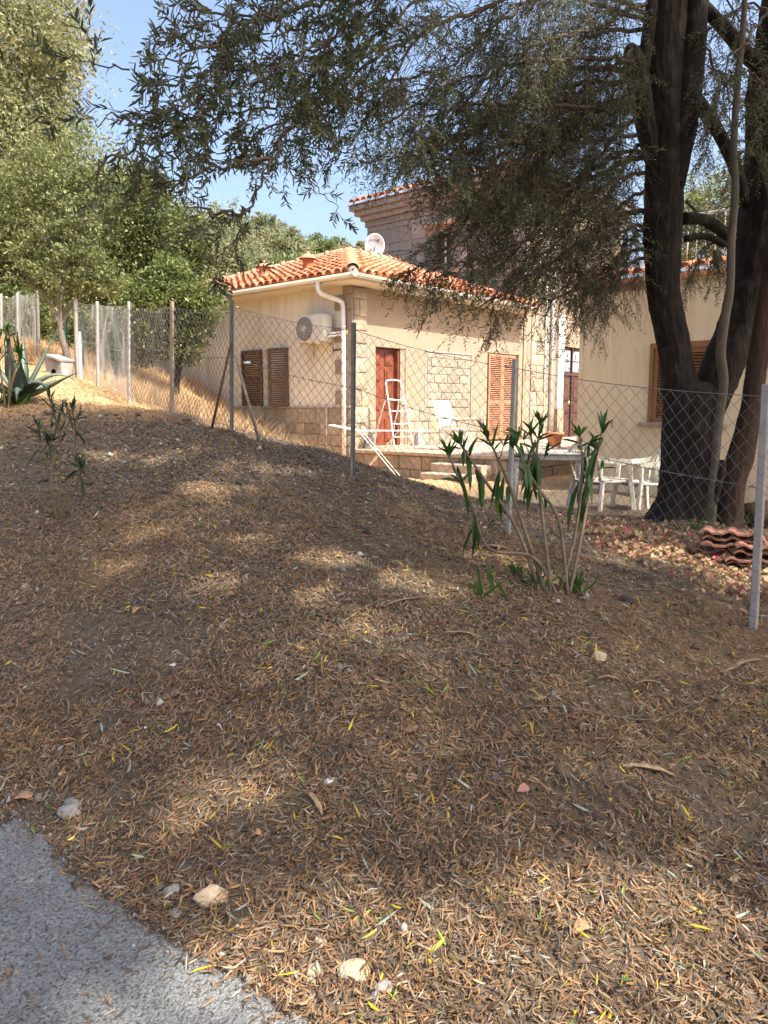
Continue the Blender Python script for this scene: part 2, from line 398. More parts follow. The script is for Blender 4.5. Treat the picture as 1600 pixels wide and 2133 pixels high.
# ------------------------------------------------------------------ driveway (old exposed-aggregate concrete, its edge crumbling)
edge = [at_ground(*q) for q in [(-260,1560),(-120,1622),(0,1690),(90,1750),(190,1830),(300,1918),(400,1985),(450,2020),(560,2078),(700,2160),(900,2290)]]
edge = [Vector((e.x, e.y, 0)) for e in edge]
edge = [Vector((-6.5, 3.4, 0)), Vector((-3.2, 3.35, 0))] + edge + [Vector((2.2,.72,0)), Vector((6,-.6,0))]
ex = np.array([e.x for e in edge]); ey = np.array([e.y for e in edge])
xs = np.concatenate([np.arange(-6.5,-2.2,.12), np.arange(-2.2,.5,.016), np.arange(.5,6,.12)])
edge_y = np.interp(xs, ex, ey) + _hash_noise(xs, xs*0+3, 6.0, 7)*.09 + _hash_noise(xs, xs*0, 22.0, 8)*.06
rows = np.concatenate([np.linspace(0, 1.35, 90), np.linspace(1.4, 6, 14)])
DX = np.repeat(xs[None,:], len(rows), 0); DY = edge_y[None,:]-rows[:,None]
fade = np.clip(rows/.05, 0, 1)[:,None]
DZ = gz_arr(DX, DY)*0 + .012*fade - .012*(1-fade) + np.maximum(gz_arr(DX, DY), 0)*.0
DZ = np.maximum(gz_arr(DX,DY)+.006, .0)*(1-0) + .016*fade - .018*(1-fade)
agg = np.abs(_hash_noise(DX,DY,55.0,11))*.016 + _hash_noise(DX,DY,90.0,12)*.008 + _hash_noise(DX,DY,9.0,13)*.012
DZ = DZ + agg*fade
k = (np.arange(len(rows)-1)[:,None]*len(xs)+np.arange(len(xs)-1)[None,:]).ravel()
m_drive = mat('exposed_aggregate', (.17,.172,.168), (.31,.315,.31), 85, detail=10, bump=.9, bscale=120, c3=(.10,.097,.092), s3=95, t3=(.50,.64), rough=.95, spec=.2)
drive = link_mesh('driveway', arr_mesh('driveway', np.stack([DX.ravel(), DY.ravel(), DZ.ravel()],1), np.stack([k, k+len(xs), k+len(xs)+1, k+1],1), m_drive, smooth=True))
tag(drive, kind='structure')
def on_drive(x, y): return y < np.interp(x, ex, ey)
# ------------------------------------------------------------------ building helpers
def house_root(name, label, cat, x=0, y=0, z=0, group=None):
    return thing(name, label, cat, H2W(x, y, z), HROT, group)

def skin(mb, u0, u1, z0, z1, holes, depth, P):
    """wall face with rectangular openings and reveals; P(u, w, z) maps to local xyz (w = depth behind the face)"""
    us = sorted({u0, u1, *[h[0] for h in holes], *[h[1] for h in holes]}); zs = sorted({z0, z1, *[h[2] for h in holes], *[h[3] for h in holes]})
    for a, b in zip(us, us[1:]):
        for c, d in zip(zs, zs[1:]):
            if any(h[0] <= a and b <= h[1] and h[2] <= c and d <= h[3] for h in holes): continue
            mb.add([P(a,0,c), P(b,0,c), P(b,0,d), P(a,0,d)], [(0,1,2,3)])
    for (a, b, c, d) in holes:
        for q in (((a,c),(a,d)), ((b,c),(b,d)), ((a,c),(b,c)), ((a,d),(b,d))):
            (p, s), (r, t) = q
            mb.add([P(p,0,s), P(r,0,t), P(r,depth,t), P(p,depth,s)], [(0,1,2,3)])
    return mb

rs = random.Random(5)
def stone_variants(m, n=4, name='stone', seed=1, bev=.07):
    out = []; rr = random.Random(seed)
    for i in range(n):
        j = lambda a: a*(rr.random()-.5)
        b = bev
        back = [(0+j(.02),0,0+j(.04)),(1+j(.02),0,0+j(.04)),(1+j(.02),0,1+j(.04)),(0+j(.02),0,1+j(.04))]
        mid = [(p[0], -.7, p[2]) for p in back]
        front = [(b*.6+j(.05),-1+j(.3),b+j(.06)),(1-b*.6+j(.05),-1+j(.3),b+j(.06)),(1-b*.6+j(.05),-1+j(.3),1-b+j(.06)),(b*.6+j(.05),-1+j(.3),1-b+j(.06))]
        cen = [(.5+j(.3), -1.15+j(.3), .5+j(.3))]
        fs = [(a,(a+1)%4,4+(a+1)%4,4+a) for a in range(4)] + [(4+a,4+(a+1)%4,8+(a+1)%4,8+a) for a in range(4)] + [(8+a,8+(a+1)%4,12) for a in range(4)]
        mb = MB().add(back+mid+front+cen, fs); out.append(mb.mesh(name, m))
    return out

def course_stones(parent, variants, u0, u1, z0, z1, rowh, wid, F, proud=.03, gap=.012, name='stone', rng=rs, zground=None):
    """blocks in courses; F(u, z) -> (local position, unit vector along u, unit vector out of the wall)"""
    z = z0; row = 0
    while z < z1-.04:
        h = min(rowh*rng.uniform(.85,1.15), z1-z)
        if z1-(z+h) < rowh*.4: h = z1-z
        u = u0; first = True
        while u < u1-.02:
            w = wid*rng.uniform(.6,1.35)
            if first and row % 2: w *= .55
            first = False
            if u1-(u+w) < wid*.4: w = u1-u
            if zground is None or zground(u+w/2) < z+h:
                pos, du, dn = F(u+gap/2, z+gap/2)
                me = variants[rng.randrange(len(variants))]
                pr = proud*rng.uniform(.7,1.25)
                M = Matrix(((du[0]*(w-gap), -dn[0]*pr, 0, pos[0]), (du[1]*(w-gap), -dn[1]*pr, 0, pos[1]), (0, 0, h-gap, pos[2]), (0,0,0,1)))
                link_mesh(name, me, parent, M)
            u += w
        z += h; row += 1

def louvre_shutter(parent, name, w, h, M, m, th=.035, slat=.045, mid=True, label=None):
    """frame and louvres: stiles and rails, slats joined (too fine to pick apart)"""
    st = .07
    fr = MB()
    fr.bbox(0, st, -th, 0, 0, h, .004, M); fr.bbox(w-st, w, -th, 0, 0, h, .004, M)
    rails = [0, h-st] + ([h*.42] if mid else [])
    for z in rails: fr.bbox(st, w-st, -th+.003, -.003, z, z+st, .004, M)
    o = fr.build(name, m, parent)
    if label: o['label'] = label
    sl = MB(); z = st+.01
    segs = [(st, h*.42), (h*.42+st, h-st)] if mid else [(st, h-st)]
    for a, b in segs:
        n = int((b-a)/slat)
        for i in range(n):
            zc = a+(i+.5)*(b-a)/n
            T = M @ Matrix.Translation((0, -th/2, zc)) @ Matrix.Rotation(R(38), 4, 'X')
            sl.box(st+.001, w-st-.001, -.022, .022, -.004, .004, T)
    tag(sl.build('louvres', m, o), kind='stuff')
    return o

# ------------------------------------------------------------------ small house with the tiled hip roof
A = house_root('small_house', 'cream plastered cottage with orange barrel-tile hip roof and stone corners', 'house')
AW, AL = 6.4, 8.0; EZ = 4.02; FZ = .80; PZ = 1.63          # facade length, side length, eaves, terrace level, plinth top
HL = [(1.90, 2.72, 1.66, 2.90)]
HF = [(.69, 1.65, FZ, 2.88), (4.78, 6.05, FZ, 2.98)]
mb = MB(); skin(mb, 0, AL, -.6, EZ, HL, .22, lambda u,w,z: (w, u, z)); mb.build('side_wall', MT['plaster'], A)
mb = MB(); skin(mb, 0, AW, -.6, EZ, HF, .24, lambda u,w,z: (u, w, z)); mb.build('front_wall', MT['plaster_f'], A)
mb = MB(); mb.add([(0,AL,-.6),(AW,AL,-.6),(AW,AL,EZ),(0,AL,EZ)], [(0,1,2,3)]); mb.build('back_wall', MT['plaster'], A)
SV = stone_variants(MT['stone'], 5, 'stone', 3); SF = stone_variants(MT['stone_f'], 4, 'stone', 4); SQ = stone_variants(MT['stone_q'], 3, 'quoin_stone', 5, .03)
FL = lambda u, z: ((-.012, u, z), (0,1,0), (-1,0,0))
FR = lambda u, z: ((u, -.012, z), (1,0,0), (0,-1,0))
def _flip(F):      # keeps faces pointing outwards on the side wall (u runs the other way)
    return F
zg = lambda u: gz(*(H2W(-.05, u))[:2])
course_stones(A, SV, .02, 5.9, .15, PZ, .235, .42, FL, .03, .016, zground=zg)
mb = MB(); mb.box(-.012, .0, .02, 5.9, -.3, PZ-.01); mb.build('mortar_bed', MT['mortar'], A)
mb = MB(); mb.bbox(-.06, -.005, .02, 1.86, PZ, PZ+.035, .006); mb.bbox(-.06, -.005, 2.8, 6.2, PZ, PZ+.035, .006); mb.build('plinth_cap', MT['mortar'], A)
# facade plinth
for u0, u1 in ((.46, .66), (1.70, 4.70)):
    course_stones(A, SF, u0, u1, FZ, PZ, .27, .40, FR, .028, .014)
    MB().box(u0, u1, -.012, -.002, FZ, PZ-.005).build('mortar_bed', MT['mortar'], A)
# stone pier at the corner, on the facade side
course_stones(A, SF, .0, .40, FZ-.05, EZ-.03, .30, .40, FR, .035, .012)
# quoins on the side wall
z = PZ+.04; i = 0
while z < EZ-.1:
    h = .30 if i % 2 == 0 else .33; L_ = .50 if i % 2 == 0 else .26
    h = min(h, EZ-z)
    me = SQ[i % 3]
    link_mesh('quoin_stone', me, A, Matrix(((0, .035, 0, -.003), (L_, 0, 0, -.035), (0,0,h-.006,z), (0,0,0,1))))
    z += h; i += 1
# bricked-up window panel
BP = (2.32, 4.09, PZ+.01, 2.90)
course_stones(A, stone_variants(MT['stone_f'], 3, 'panel_block', 9, .05), BP[0]+.05, BP[1]-.05, BP[2], BP[3]-.05, .185, .42, FR, .014, .022, name='panel_block')
mb = MB(); mb.box(BP[0], BP[1], -.010, -.002, BP[2], BP[3]); mb.build('panel_joints', mat('panel_joint', (.30,.27,.23), (.36,.33,.29), 20), A)
mb = MB(); mb.box(BP[1]-.035, BP[1], -.03, -.004, BP[2], BP[3]); mb.box(BP[0], BP[1]-.035, -.03, -.004, BP[3]-.035, BP[3]); mb.build('panel_edge', MT['concrete'], A)

# roof
TAN = .35; PHI = math.atan(TAN); OV = .50; RZ = EZ+.10
AX, AY = 4.0, 4.0; ZA = RZ+(AX+OV)*TAN
corners = [(-OV,-OV,RZ), (-OV,AL+OV,RZ), (AX,AY,ZA), (AW-.03,-OV,RZ), (AW-.03,AY,ZA), (AW-.03,AL+OV,RZ)]
mb = MB(); mb.add(corners, [(0,2,1), (0,3,4,2), (1,2,4,5)]); roof = mb.build('roof', MT['tile_pan'], A)
mb = MB(); mb.add([(-OV,-OV,RZ-.10),(AW-.03,-OV,RZ-.10),(AW-.03,0.02,RZ-.10),(0.02,0.02,RZ-.10),(0.02,AL+OV,RZ-.10),(-OV,AL+OV,RZ-.10)], [(0,1,2,3),(0,3,4,5)]); mb.build('soffit', MT['soffit'], A)
mb = MB(); mb.bbox(-OV, -OV+.03, -OV, AL+OV, RZ-.105, RZ+.0, .004); mb.bbox(-OV+.03, AW-.04, -OV, -OV+.03, RZ-.105, RZ, .004); mb.build('fascia', MT['soffit'], A)

def barrel(r0, r1, L, n, th, convex=True, name='roof_tile', m=None):
    """half-barrel tile along +Y, wide end at y = 0, with the thick lip showing"""
    vs = []; fs = []; sg = 1 if convex else -1
    for (y, r) in ((0, r0), (L, r1)):
        for q in (0, th):
            for i in range(n+1):
                a = math.pi*i/n; vs.append((-(r-q)*math.cos(a), y, sg*((r-q)*math.sin(a)*.86)))
    k = n+1
    for i in range(n):
        fs.append((i, i+1, 2*k+i+1, 2*k+i)); fs.append((k+i, 3*k+i, 3*k+i+1, k+i+1)); fs.append((i, k+i, k+i+1, i+1))
    return vs, fs
tv, tf = barrel(.098, .078, .44, 7, .014)
TILE = MB().add(tv, tf).mesh('roof_tile', MT['tile'], True)
ROW = .36; CW = .225
def slope_M(px_, py_, up, acr, lift=0.0):
    """basis: X across, Y up the slope, Z normal"""
    U = Vector(up).normalized(); X_ = Vector(acr).normalized(); Zn = X_.cross(U)
    return X_, U, Zn
tiles = []
def tile_slope(kind):
    if kind == 'side':   # left slope, up = +x ; across = -y so that normal points up
        acr = Vector((0,-1,0)); up = Vector((math.cos(PHI),0,math.sin(PHI)))
        o = lambda a, t: Vector((-OV-.07, -OV+a, RZ)) + up*t
        wid = AL+2*OV
        inside = lambda p: (p.x+OV < p.y+OV+.05) and (p.x+OV < (AL+OV-p.y)+.05) and p.x < AX+.02
    else:
        acr = Vector((1,0,0)); up = Vector((0,math.cos(PHI),math.sin(PHI)))
        o = lambda a, t: Vector((-OV+a, -OV-.07, RZ)) + up*t
        wid = AW-.1+OV
        inside = lambda p: (p.y+OV < p.x+OV+.05) and p.y < AY+.02
    n = acr.cross(up); nc = int(wid/CW); nr = int((AX+OV)/math.cos(PHI)/ROW)+1
    for c in range(nc):
        for r in range(nr):
            a = (c+.5)*CW; p = o(a, r*ROW+.0)
            mid = o(a, r*ROW+.2)
            if not inside(mid): continue
            j = rs.uniform(-.008,.008); jj = rs.uniform(-.02,.02)
            tilt = .055
            U = (up*math.cos(tilt)-n*math.sin(tilt)); U = (U+acr*rs.uniform(-.02,.02)).normalized(); Nn = acr.cross(U)
            q = p + n*(.045) + acr*j + up*jj
            tiles.append((q, acr, U, Nn))
tile_slope('side'); tile_slope('front')
camL = W2H((0,0)); camL = Vector((camL[0], camL[1], CAMH))
tiles.sort(key=lambda t: (t[0]-camL).length)
def basis_M(p, X_, Y_, Z_):
    return Matrix(((X_.x,Y_.x,Z_.x,p.x),(X_.y,Y_.y,Z_.y,p.y),(X_.z,Y_.z,Z_.z,p.z),(0,0,0,1)))
for t in tiles[:300]: link_mesh('roof_tile', TILE, roof, basis_M(*t))
mb = MB()
for t in tiles[300:]:
    M = basis_M(*t); mb.add([M @ Vector(v) for v in tv], tf)
tag(mb.build('roof_tiles_beyond', MT['tile'], roof, True), kind='stuff')
# channel tiles lying between the covers
pv, pf = barrel(.085, .075, .40, 5, .012, False); mb = MB()
for (q, X_, U, Nn) in tiles:
    M = basis_M(q + X_*(CW/2) - Nn*.0 + Nn*.035, X_, U, Nn); mb.add([M @ Vector(v) for v in pv], pf)
tag(mb.build('channel_tiles', MT['tile_pan'], roof, True), kind='stuff')
# hip and ridge caps
cv, cf = barrel(.135, .115, .40, 9, .016); CAP = MB().add(cv, cf).mesh('ridge_tile', MT['tile_cap'], True)
cl, clf = barrel(.150, .132, .10, 9, .02); COLLAR = MB().add(cl, clf).mesh('ridge_collar', MT['tile_cap'], True)
def cap_line(p0, p1, step, collar=True):
    p0 = Vector(p0); p1 = Vector(p1); d = p1-p0; L_ = d.length; U = d.normalized()
    X_ = U.cross(Vector((0,0,1))).normalized(); Zn = X_.cross(U)
    n = int(L_/step)
    for i in range(n):
        q = p0 + U*(i*step) + Zn*.06
        o = link_mesh('ridge_tile', CAP, roof, basis_M(q, X_, U, Zn))
        if collar: link_mesh('ridge_collar', COLLAR, o, Matrix.Translation((0,-.02,.012)))
cap_line((-OV-.03,-OV-.03,RZ+.02), (AX,AY,ZA+.02), .19, False)
cap_line((-OV,AL+OV,RZ+.02), (AX,AY,ZA+.02), .40)
cap_line((AX,AY,ZA+.02), (AW,AY,ZA+.02), .40)
# mortar plug at the hip foot
mb = MB(); mb.lathe([(.11,-.05),(.12,.02),(.07,.10),(.0,.13)], 10, Matrix.Translation((-OV+.02,-OV+.02,RZ+.05))); mb.build('hip_mortar', MT['concrete'], roof, True)
# roof vents
for (px_, py_, yl) in ((657,556,1.95), (561,577,3.45)):
    xl = .75
    base = Vector((xl-.1, yl, RZ+(xl-.1+OV)*TAN+.12))
    mb = MB(); T = Matrix.Translation(base)
    mb.lathe([(.12,0),(.115,.16),(.13,.17),(.13,.20)], 12, T)
    v = mb.build('roof_vent', MT['tile'], A, True)
    mb = MB(); mb.lathe([(.20,.205),(.19,.235),(.08,.30),(.03,.33),(.03,.37),(0,.38)], 12, T); mb.build('vent_cap', MT['tile'], v, True)
# gutter
def gutter_run(p0, p1, out):
    mb = MB(); p0 = Vector(p0); p1 = Vector(p1); out = Vector(out); n = 7; vs = []
    for p in (p0, p1):
        for q in (.062, .055):
            for i in range(n+1):
                a = math.pi*i/n; vs.append(p + out*(.062-q*math.cos(a)) + Vector((0,0,-q*math.sin(a)*1.15)))
    k = n+1; fs = []
    for i in range(n):
        fs.append((i, 2*k+i, 2*k+i+1, i+1)); fs.append((k+i, k+i+1, 3*k+i+1, 3*k+i)); 
    fs += [(0,k,3*k,2*k), (n,2*k+n,3*k+n,k+n)] + [(i,i+1,k+i+1,k+i) for i in range(n)]
    mb.add(vs, fs); mb.tube([p0+out*.124, p1+out*.124], .008, 6)
    return mb.build('gutter', MT['gutter'], A, True)
gutter_run((-OV-.002,-OV-.12,RZ+.0), (-OV-.002,AL+OV,RZ+.0), (-1,0,0))
gutter_run((-OV-.12,-OV-.002,RZ+.0), (AW-.1,-OV-.002,RZ+.0), (0,-1,0))
mb = MB(); path = smooth_path([(-OV-.06,.38,RZ-.06),(-OV-.06,.37,RZ-.22),(-OV+.02,.33,RZ-.30),(-.14,.20,RZ-.40),(-.10,.16,RZ-.48),(-.10,.15,RZ-.62)], 5) + [Vector((-.10,.15,2.6)), Vector((-.10,.15,.34))]
mb.tube(path, .045, 12); dp = mb.build('downspout', MT['pipe'], A, True)
for zc in (1.95, 3.2): MB().lathe([(.049,0),(.053,.005),(.053,.04),(.049,.045)], 12, Matrix.Translation((-.10,.15,zc))).build('pipe_clip', MT['pipe'], dp, True)
# conduit on the side wall
MB().tube([(-.035,.72,.5),(-.035,.72,PZ+.03),(-.035,.15,PZ+.06)], .011, 6).build('conduit', MT['pipe'], A)
# side window: one shutter folded back on the wall, the other ajar
wn_ = MB(); wn_.bbox(.14,.18,1.90,1.95,1.66,2.90,.004); wn_.bbox(.14,.18,2.67,2.72,1.66,2.90,.004); wn_.bbox(.14,.18,2.29,2.33,1.71,2.85,.004); wn_.bbox(.14,.18,1.95,2.67,2.85,2.90,.004); wn_.bbox(.14,.18,1.95,2.67,1.66,1.71,.004)
win = wn_.build('window', MT['white'], A); MB().box(.155,.165,1.951,2.669,1.711,2.849).build('pane', MT['glass'], win); MB().bbox(.10,.13,1.93,2.70,1.68,2.88,.004).build('inner_blind', MT['white'], win)
MB().bbox(-.08,.1,1.80,2.82,1.615,1.655,.006).build('window_sill', MT['stone_f'], A)
Ml = Matrix(((0,1,0,-.03),(-1,0,0,3.47),(0,0,1,1.67),(0,0,0,1)))      # x -> -y, y -> x : flat on the wall
louvre_shutter(A, 'shutter', .73, 1.24, Ml, MT['wood_sh'])
an = R(17); Mr = Matrix.Translation((-.02,1.90,1.67)) @ Matrix.Rotation(an, 4, 'Z') @ Matrix(((0,1,0,0),(-1,0,0,0),(0,0,1,0),(0,0,0,1))) @ Matrix.Translation((-.50,0,0))
louvre_shutter(A, 'shutter', .50, 1.24, Mr, mat('sunlit_tint_shutter_brown', (.105,.058,.034), (.15,.083,.047), 14, rough=.55, stretch=(1,1,.15)))  # paler copy of the shutter brown, sunlight put into its colour
# entrance door, panelled
d = MB(); d.box(.692,1.448,.16,.20,FZ+.02,2.86); dr = d.build('door', MT['door'], A)
for cx in (.86, 1.27):
    for (za, zb) in ((.12,.62),(.78,1.30),(1.38,1.66),(1.72,1.98)):
        w2 = .135; M = Matrix.Translation((cx-.0, .16, FZ+za))
        p = MB(); p.bbox(-w2, w2, -.022, .001, 0, zb-za, .018, M); p.bbox(-w2+.045, w2-.045, -.032, -.0215, .045, zb-za-.045, .009, M); p.build('door_panel', MT['door'], dr)
mb = MB(); mb.bbox(.692,.735,.10,.159,FZ+.02,2.86,.006); mb.bbox(1.45,1.50,.05,.2,FZ+.02,2.86,.006); mb.build('door_frame', MT['door'], A)
MB().box(1.501,1.648,.02,.235,FZ,2.879).build('door_jamb', MT['plaster_f'], A)
hd = MB(); hd.bbox(1.355,1.385,.140,.158,FZ+.88,FZ+1.12,.004); hd.tube([(1.37,.14,FZ+1.02),(1.37,.10,FZ+1.02),(1.27,.10,FZ+1.02)], .009, 8); hd.build('door_handle', MT['brass'], dr, True)
MB().bbox(.66,1.68,-.10,.16,FZ+.001,FZ+.03,.005).build('door_step', MT['slab'], A)
# tall shutters of the french window: closed pair and the edge of the frame
for i in (0, 1):
    M = Matrix.Translation((4.80+i*.62, -.0, FZ+.05)); louvre_shutter(A, 'shutter', .615, 2.10, M, MT['wood_lt'], mid=True)
MB().bbox(6.055,6.12,-.10,.05,FZ+.03,2.99,.006).build('shutter_jamb', mat('dull_green_frame', (.20,.18,.11), (.26,.23,.15), 8), A)
MB().box(4.79,6.04,.03,.04,FZ,2.97).build('pane', MT['glass'], A)
MB().bbox(6.50,6.52,-.03,-.003,2.35,2.75,.004).build('iron_bracket', MT['rust'], A)

# ------------------------------------------------------------------ tall granite house behind
Bx, By, Bz = 6.42, 5.5, 7.5
Bh = house_root('granite_house', 'tall grey granite house with stepped stone cornice rising behind the cottage roof', 'house', 6.42, 0, 0)
loc = lambda x, y, z: (x-6.42, y, z)
mb = MB(); skin(mb, 0, By, -.5, Bz, [(2.35,2.95,5.55,6.4)], .2, lambda u,w,z: loc(Bx+w, u, z)); mb.build('side_wall', MT['stone_b'], Bh)
mb = MB(); skin(mb, Bx, 12, -.5, Bz, [(8.50,9.75,FZ,3.35)], .25, lambda u,w,z: loc(u, -.015+w, z)); mb.build('front_wall', MT['plaster_f'], Bh)
mb = MB(); mb.add([loc(Bx,By,-.5), loc(12,By,-.5), loc(12,By,Bz), loc(Bx,By,Bz)], [(3,2,1,0)]); mb.add([loc(12,-.015,-.5), loc(12,By,-.5), loc(12,By,Bz), loc(12,-.015,Bz)], [(0,1,2,3)]); mb.build('back_wall', MT['stone_b'], Bh)
SBv = stone_variants(MT['stone_b'], 4, 'ashlar_block', 12, .03)
FB = lambda u, z: ((loc(Bx-.001,u,z)), (0,1,0), (-1,0,0))
for (a, b, c, d2) in ((.02,2.05,4.55,7.0),(3.25,By,4.55,7.0),(2.05,3.25,4.55,5.3)):
    course_stones(Bh, SBv, a, b, c, d2, .38, .75, FB, .02, .014, name='ashlar_block')
mb = MB(); mb.bbox(-.012-.12, .05, 2.1, 3.2, 5.32, 5.42, .01); mb.build('window_sill', MT['stone_f'], Bh)
mb = MB(); mb.bbox(-.16, .05, 2.0, 3.3, 6.62, 6.74, .01); mb.build('window_hood', MT['stone_f'], Bh)
mb = MB(); mb.bbox(.12,.16,2.2,2.26,5.45,6.6,.004); mb.bbox(.12,.16,3.04,3.1,5.45,6.6,.004); mb.bbox(.12,.16,2.62,2.68,5.45,6.6,.004); w2 = mb.build('window', MT['white'], Bh); MB().box(.14,.15,2.2,3.1,5.45,6.6).build('pane', MT['glass'], w2)
for i, (z0, z1, pr) in enumerate(((7.0,7.18,.06),(7.184,7.32,.16),(7.324,7.46,.29),(7.464,7.60,.40))):
    mb = MB(); L0 = -pr
    mb.bbox(-pr, 5.6, -pr-.015, By+pr, z0, z1, .012); mb.build('cornice_course', MT['stone_b'], Bh)
mb = MB(); e = .45; rx0, rx1, ry0, ry1 = -e, 6.0, -e-.015, By+e; hz = 7.62; ap = (ry1-ry0)/2
mb.add([(rx0,ry0,hz),(rx1,ry0,hz),(rx1,ry1,hz),(rx0,ry1,hz),(rx0+ap,ry0+ap,hz+ap*.36),(rx1-.5,ry0+ap,hz+ap*.36)], [(0,1,5,4),(0,4,3),(3,4,5,2),(0,3,2,1)]); rb = mb.build('roof', MT['tile_pan'], Bh)
upB = Vector((1,0,.36)).normalized(); acrB = Vector((0,-1,0)); nB = acrB.cross(upB)
mbt = MB()
for c in range(int((ry1-ry0)/.24)):
    for r in range(3):
        p = Vector((rx0-.06, ry0+.12+c*.24, hz)) + upB*(r*.36) + nB*.05
        if p.x-rx0 > min(p.y-ry0, ry1-p.y)+.1: continue
        link_mesh('roof_tile', TILE, rb, basis_M(p, acrB, (upB-nB*.05).normalized(), nB))
# corner pilaster, pipe and panelled double door on its front
course_stones(Bh, SF, .35, 1.55, FZ-.05, 4.4, .33, .55, lambda u,z: ((u,-.02,z),(1,0,0),(0,-1,0)), .03, .014)
MB().tube([(1.30,-.11,7.0),(1.30,-.11,FZ)], .04, 10).build('drain_pipe', mat('pale_blue_pipe', (.52,.57,.62),(.58,.63,.68),4,rough=.4), Bh, True)
MB().tube([(1.02,-.07,6.0),(1.02,-.07,FZ)], .02, 8).build('conduit', MT['pipe'], Bh, True)
MB().bbox(1.72,2.04,-.09,-.017,1.62,4.2,.006).build('door_pilaster', MT['white'], Bh)
MB().bbox(1.70,2.06,-.11,-.017,FZ,1.615,.006).build('pilaster_base', MT['stone_f'], Bh)
dd = MB(); dd.box(2.081,3.329,.06,.10,FZ,3.349); dd = dd.build('double_door', MT['door_d'], Bh)
for k in range(2):
    x0 = 2.10+k*.62
    for (za, zb) in ((.10,.62),(.70,.98),(1.04,1.72)):
        p = MB(); p.bbox(x0+.08,x0+.53,.035,.061,FZ+za,FZ+zb,.012); p.bbox(x0+.15,x0+.46,.022,.0355,FZ+za+.07,FZ+zb-.07,.006); p.build('door_panel', MT['door_d'], dd)
    p = MB(); p.bbox(x0+.08,x0+.53,.045,.059,FZ+1.86,FZ+2.45,.004); p.build('pane', mat('pale_glass', (.30,.36,.40),(.36,.42,.46),3,rough=.1), dd)
    MB().bbox(x0+.08,x0+.53,.038,.0445,FZ+2.14,FZ+2.17,.003).build('glazing_bar', MT['door_d'], dd)
p = MB(); p.bbox(2.70,2.74,.01,.059,FZ,3.34,.005); p.bbox(2.085,2.699,.02,.059,FZ+1.75,FZ+1.83,.005); p.bbox(2.741,3.32,.02,.059,FZ+1.75,FZ+1.83,.005); p.build('door_rail', MT['door_d'], dd)
MB().lathe([(.0,-.05),(.05,-.045),(.065,-.02),(.05,0),(.02,.02)], 10, Matrix.Translation((2.60,.012,FZ+.98)) @ Matrix.Rotation(R(90),4,'X')).build('door_knocker', MT['brass'], dd, True)

# ------------------------------------------------------------------ ochre wing on the right
Cx, Cy = .27, -4.80; CZ = 3.50
Ch = house_root('ochre_wing', 'plain ochre plastered wing with brown shuttered window behind the olive trunk', 'house', Cx, Cy, 0)
wy0, wy1, wz0, wz1 = -1.18, -2.22, 1.40, 2.52        # local to the corner (y negative towards the camera)
mb = MB(); skin(mb, 0, 8, -.6, CZ, [(-wy0, -wy1, wz0, wz1)], .2, lambda u,w,z: (w, -u, z)); mb.build('side_wall', MT['plaster_c'], Ch)
mb = MB(); mb.add([(0,0,-.6),(9,0,-.6),(9,0,CZ),(0,0,CZ)], [(0,1,2,3)]); mb.add([(0,-8,-.6),(9,-8,-.6),(9,-8,CZ),(0,-8,CZ)], [(0,1,2,3)]); mb.add([(9,0,-.6),(9,-8,-.6),(9,-8,CZ),(9,0,CZ)], [(0,1,2,3)]); mb.build('outer_wall', MT['plaster_c'], Ch)
mb = MB(); mb.box(0.0,9,-8,0,CZ-.12,CZ-.001); mb.build('roof_deck', MT['slab'], Ch)
mb = MB(); mb.bbox(-.12,.25,-8.1,.1,CZ,CZ+.07,.01); cop = mb.build('coping', MT['tile_cap'], Ch)
acrC = Vector((0,-1,0)); upC = Vector((1,0,.25)).normalized(); nC = acrC.cross(upC)
for i in range(26):
    p = Vector((-.2, -.12-i*.225, CZ+.10)); link_mesh('roof_tile', TILE, cop, basis_M(p, acrC, upC, nC))
rl = MB(); rl.tube([(.2,-.1,CZ+.9),(.2,-7.9,CZ+.9)], .02, 8); rl.tube([(.2,-.1,CZ+.18),(.2,-7.9,CZ+.18)], .012, 8)
rail = rl.build('railing', MT['white'], Ch, True)
for i in range(60): MB().tube([(.2,-.15-i*.13,CZ+.07),(.2,-.15-i*.13,CZ+.9)], .009, 6).build('baluster', MT['white'], rail, True)
fr = MB(); fr.bbox(-.03,.06,wy0-.05,wy0+.0,wz0,wz1+.06,.006); fr.bbox(-.03,.06,wy1-.0,wy1+.05,wz0,wz1+.06,.006); fr.bbox(-.025,.06,wy1+.05,wy0-.05,wz1-.03,wz1+.06,.006)
wf = fr.build('window', MT['wood_c'], Ch); MB().box(.10,.11,wy1,wy0,wz0,wz1).build('pane', MT['glass'], wf)
hw = (wy0-.05-(wy1+.05))/2
for k in range(2):
    M = Matrix(((0,1,0,.045),(-1,0,0,wy0-.05-k*hw),(0,0,1,wz0),(0,0,0,1)))
    louvre_shutter(Ch, 'shutter', hw-.004, wz1-.03-wz0, M, MT['wood_c'], th=.04, slat=.042, mid=False)
MB().bbox(-.09,.02,wy1-.12,wy0+.12,wz0-.06,wz0-.003,.008).build('window_sill', MT['stone_f'], Ch)
MB().tube([(-.005,-.62,1.43),(-.03,-.62,1.44),(-.03,-.62,1.30)], .008, 6).build('wall_hook', MT['rust'], Ch)

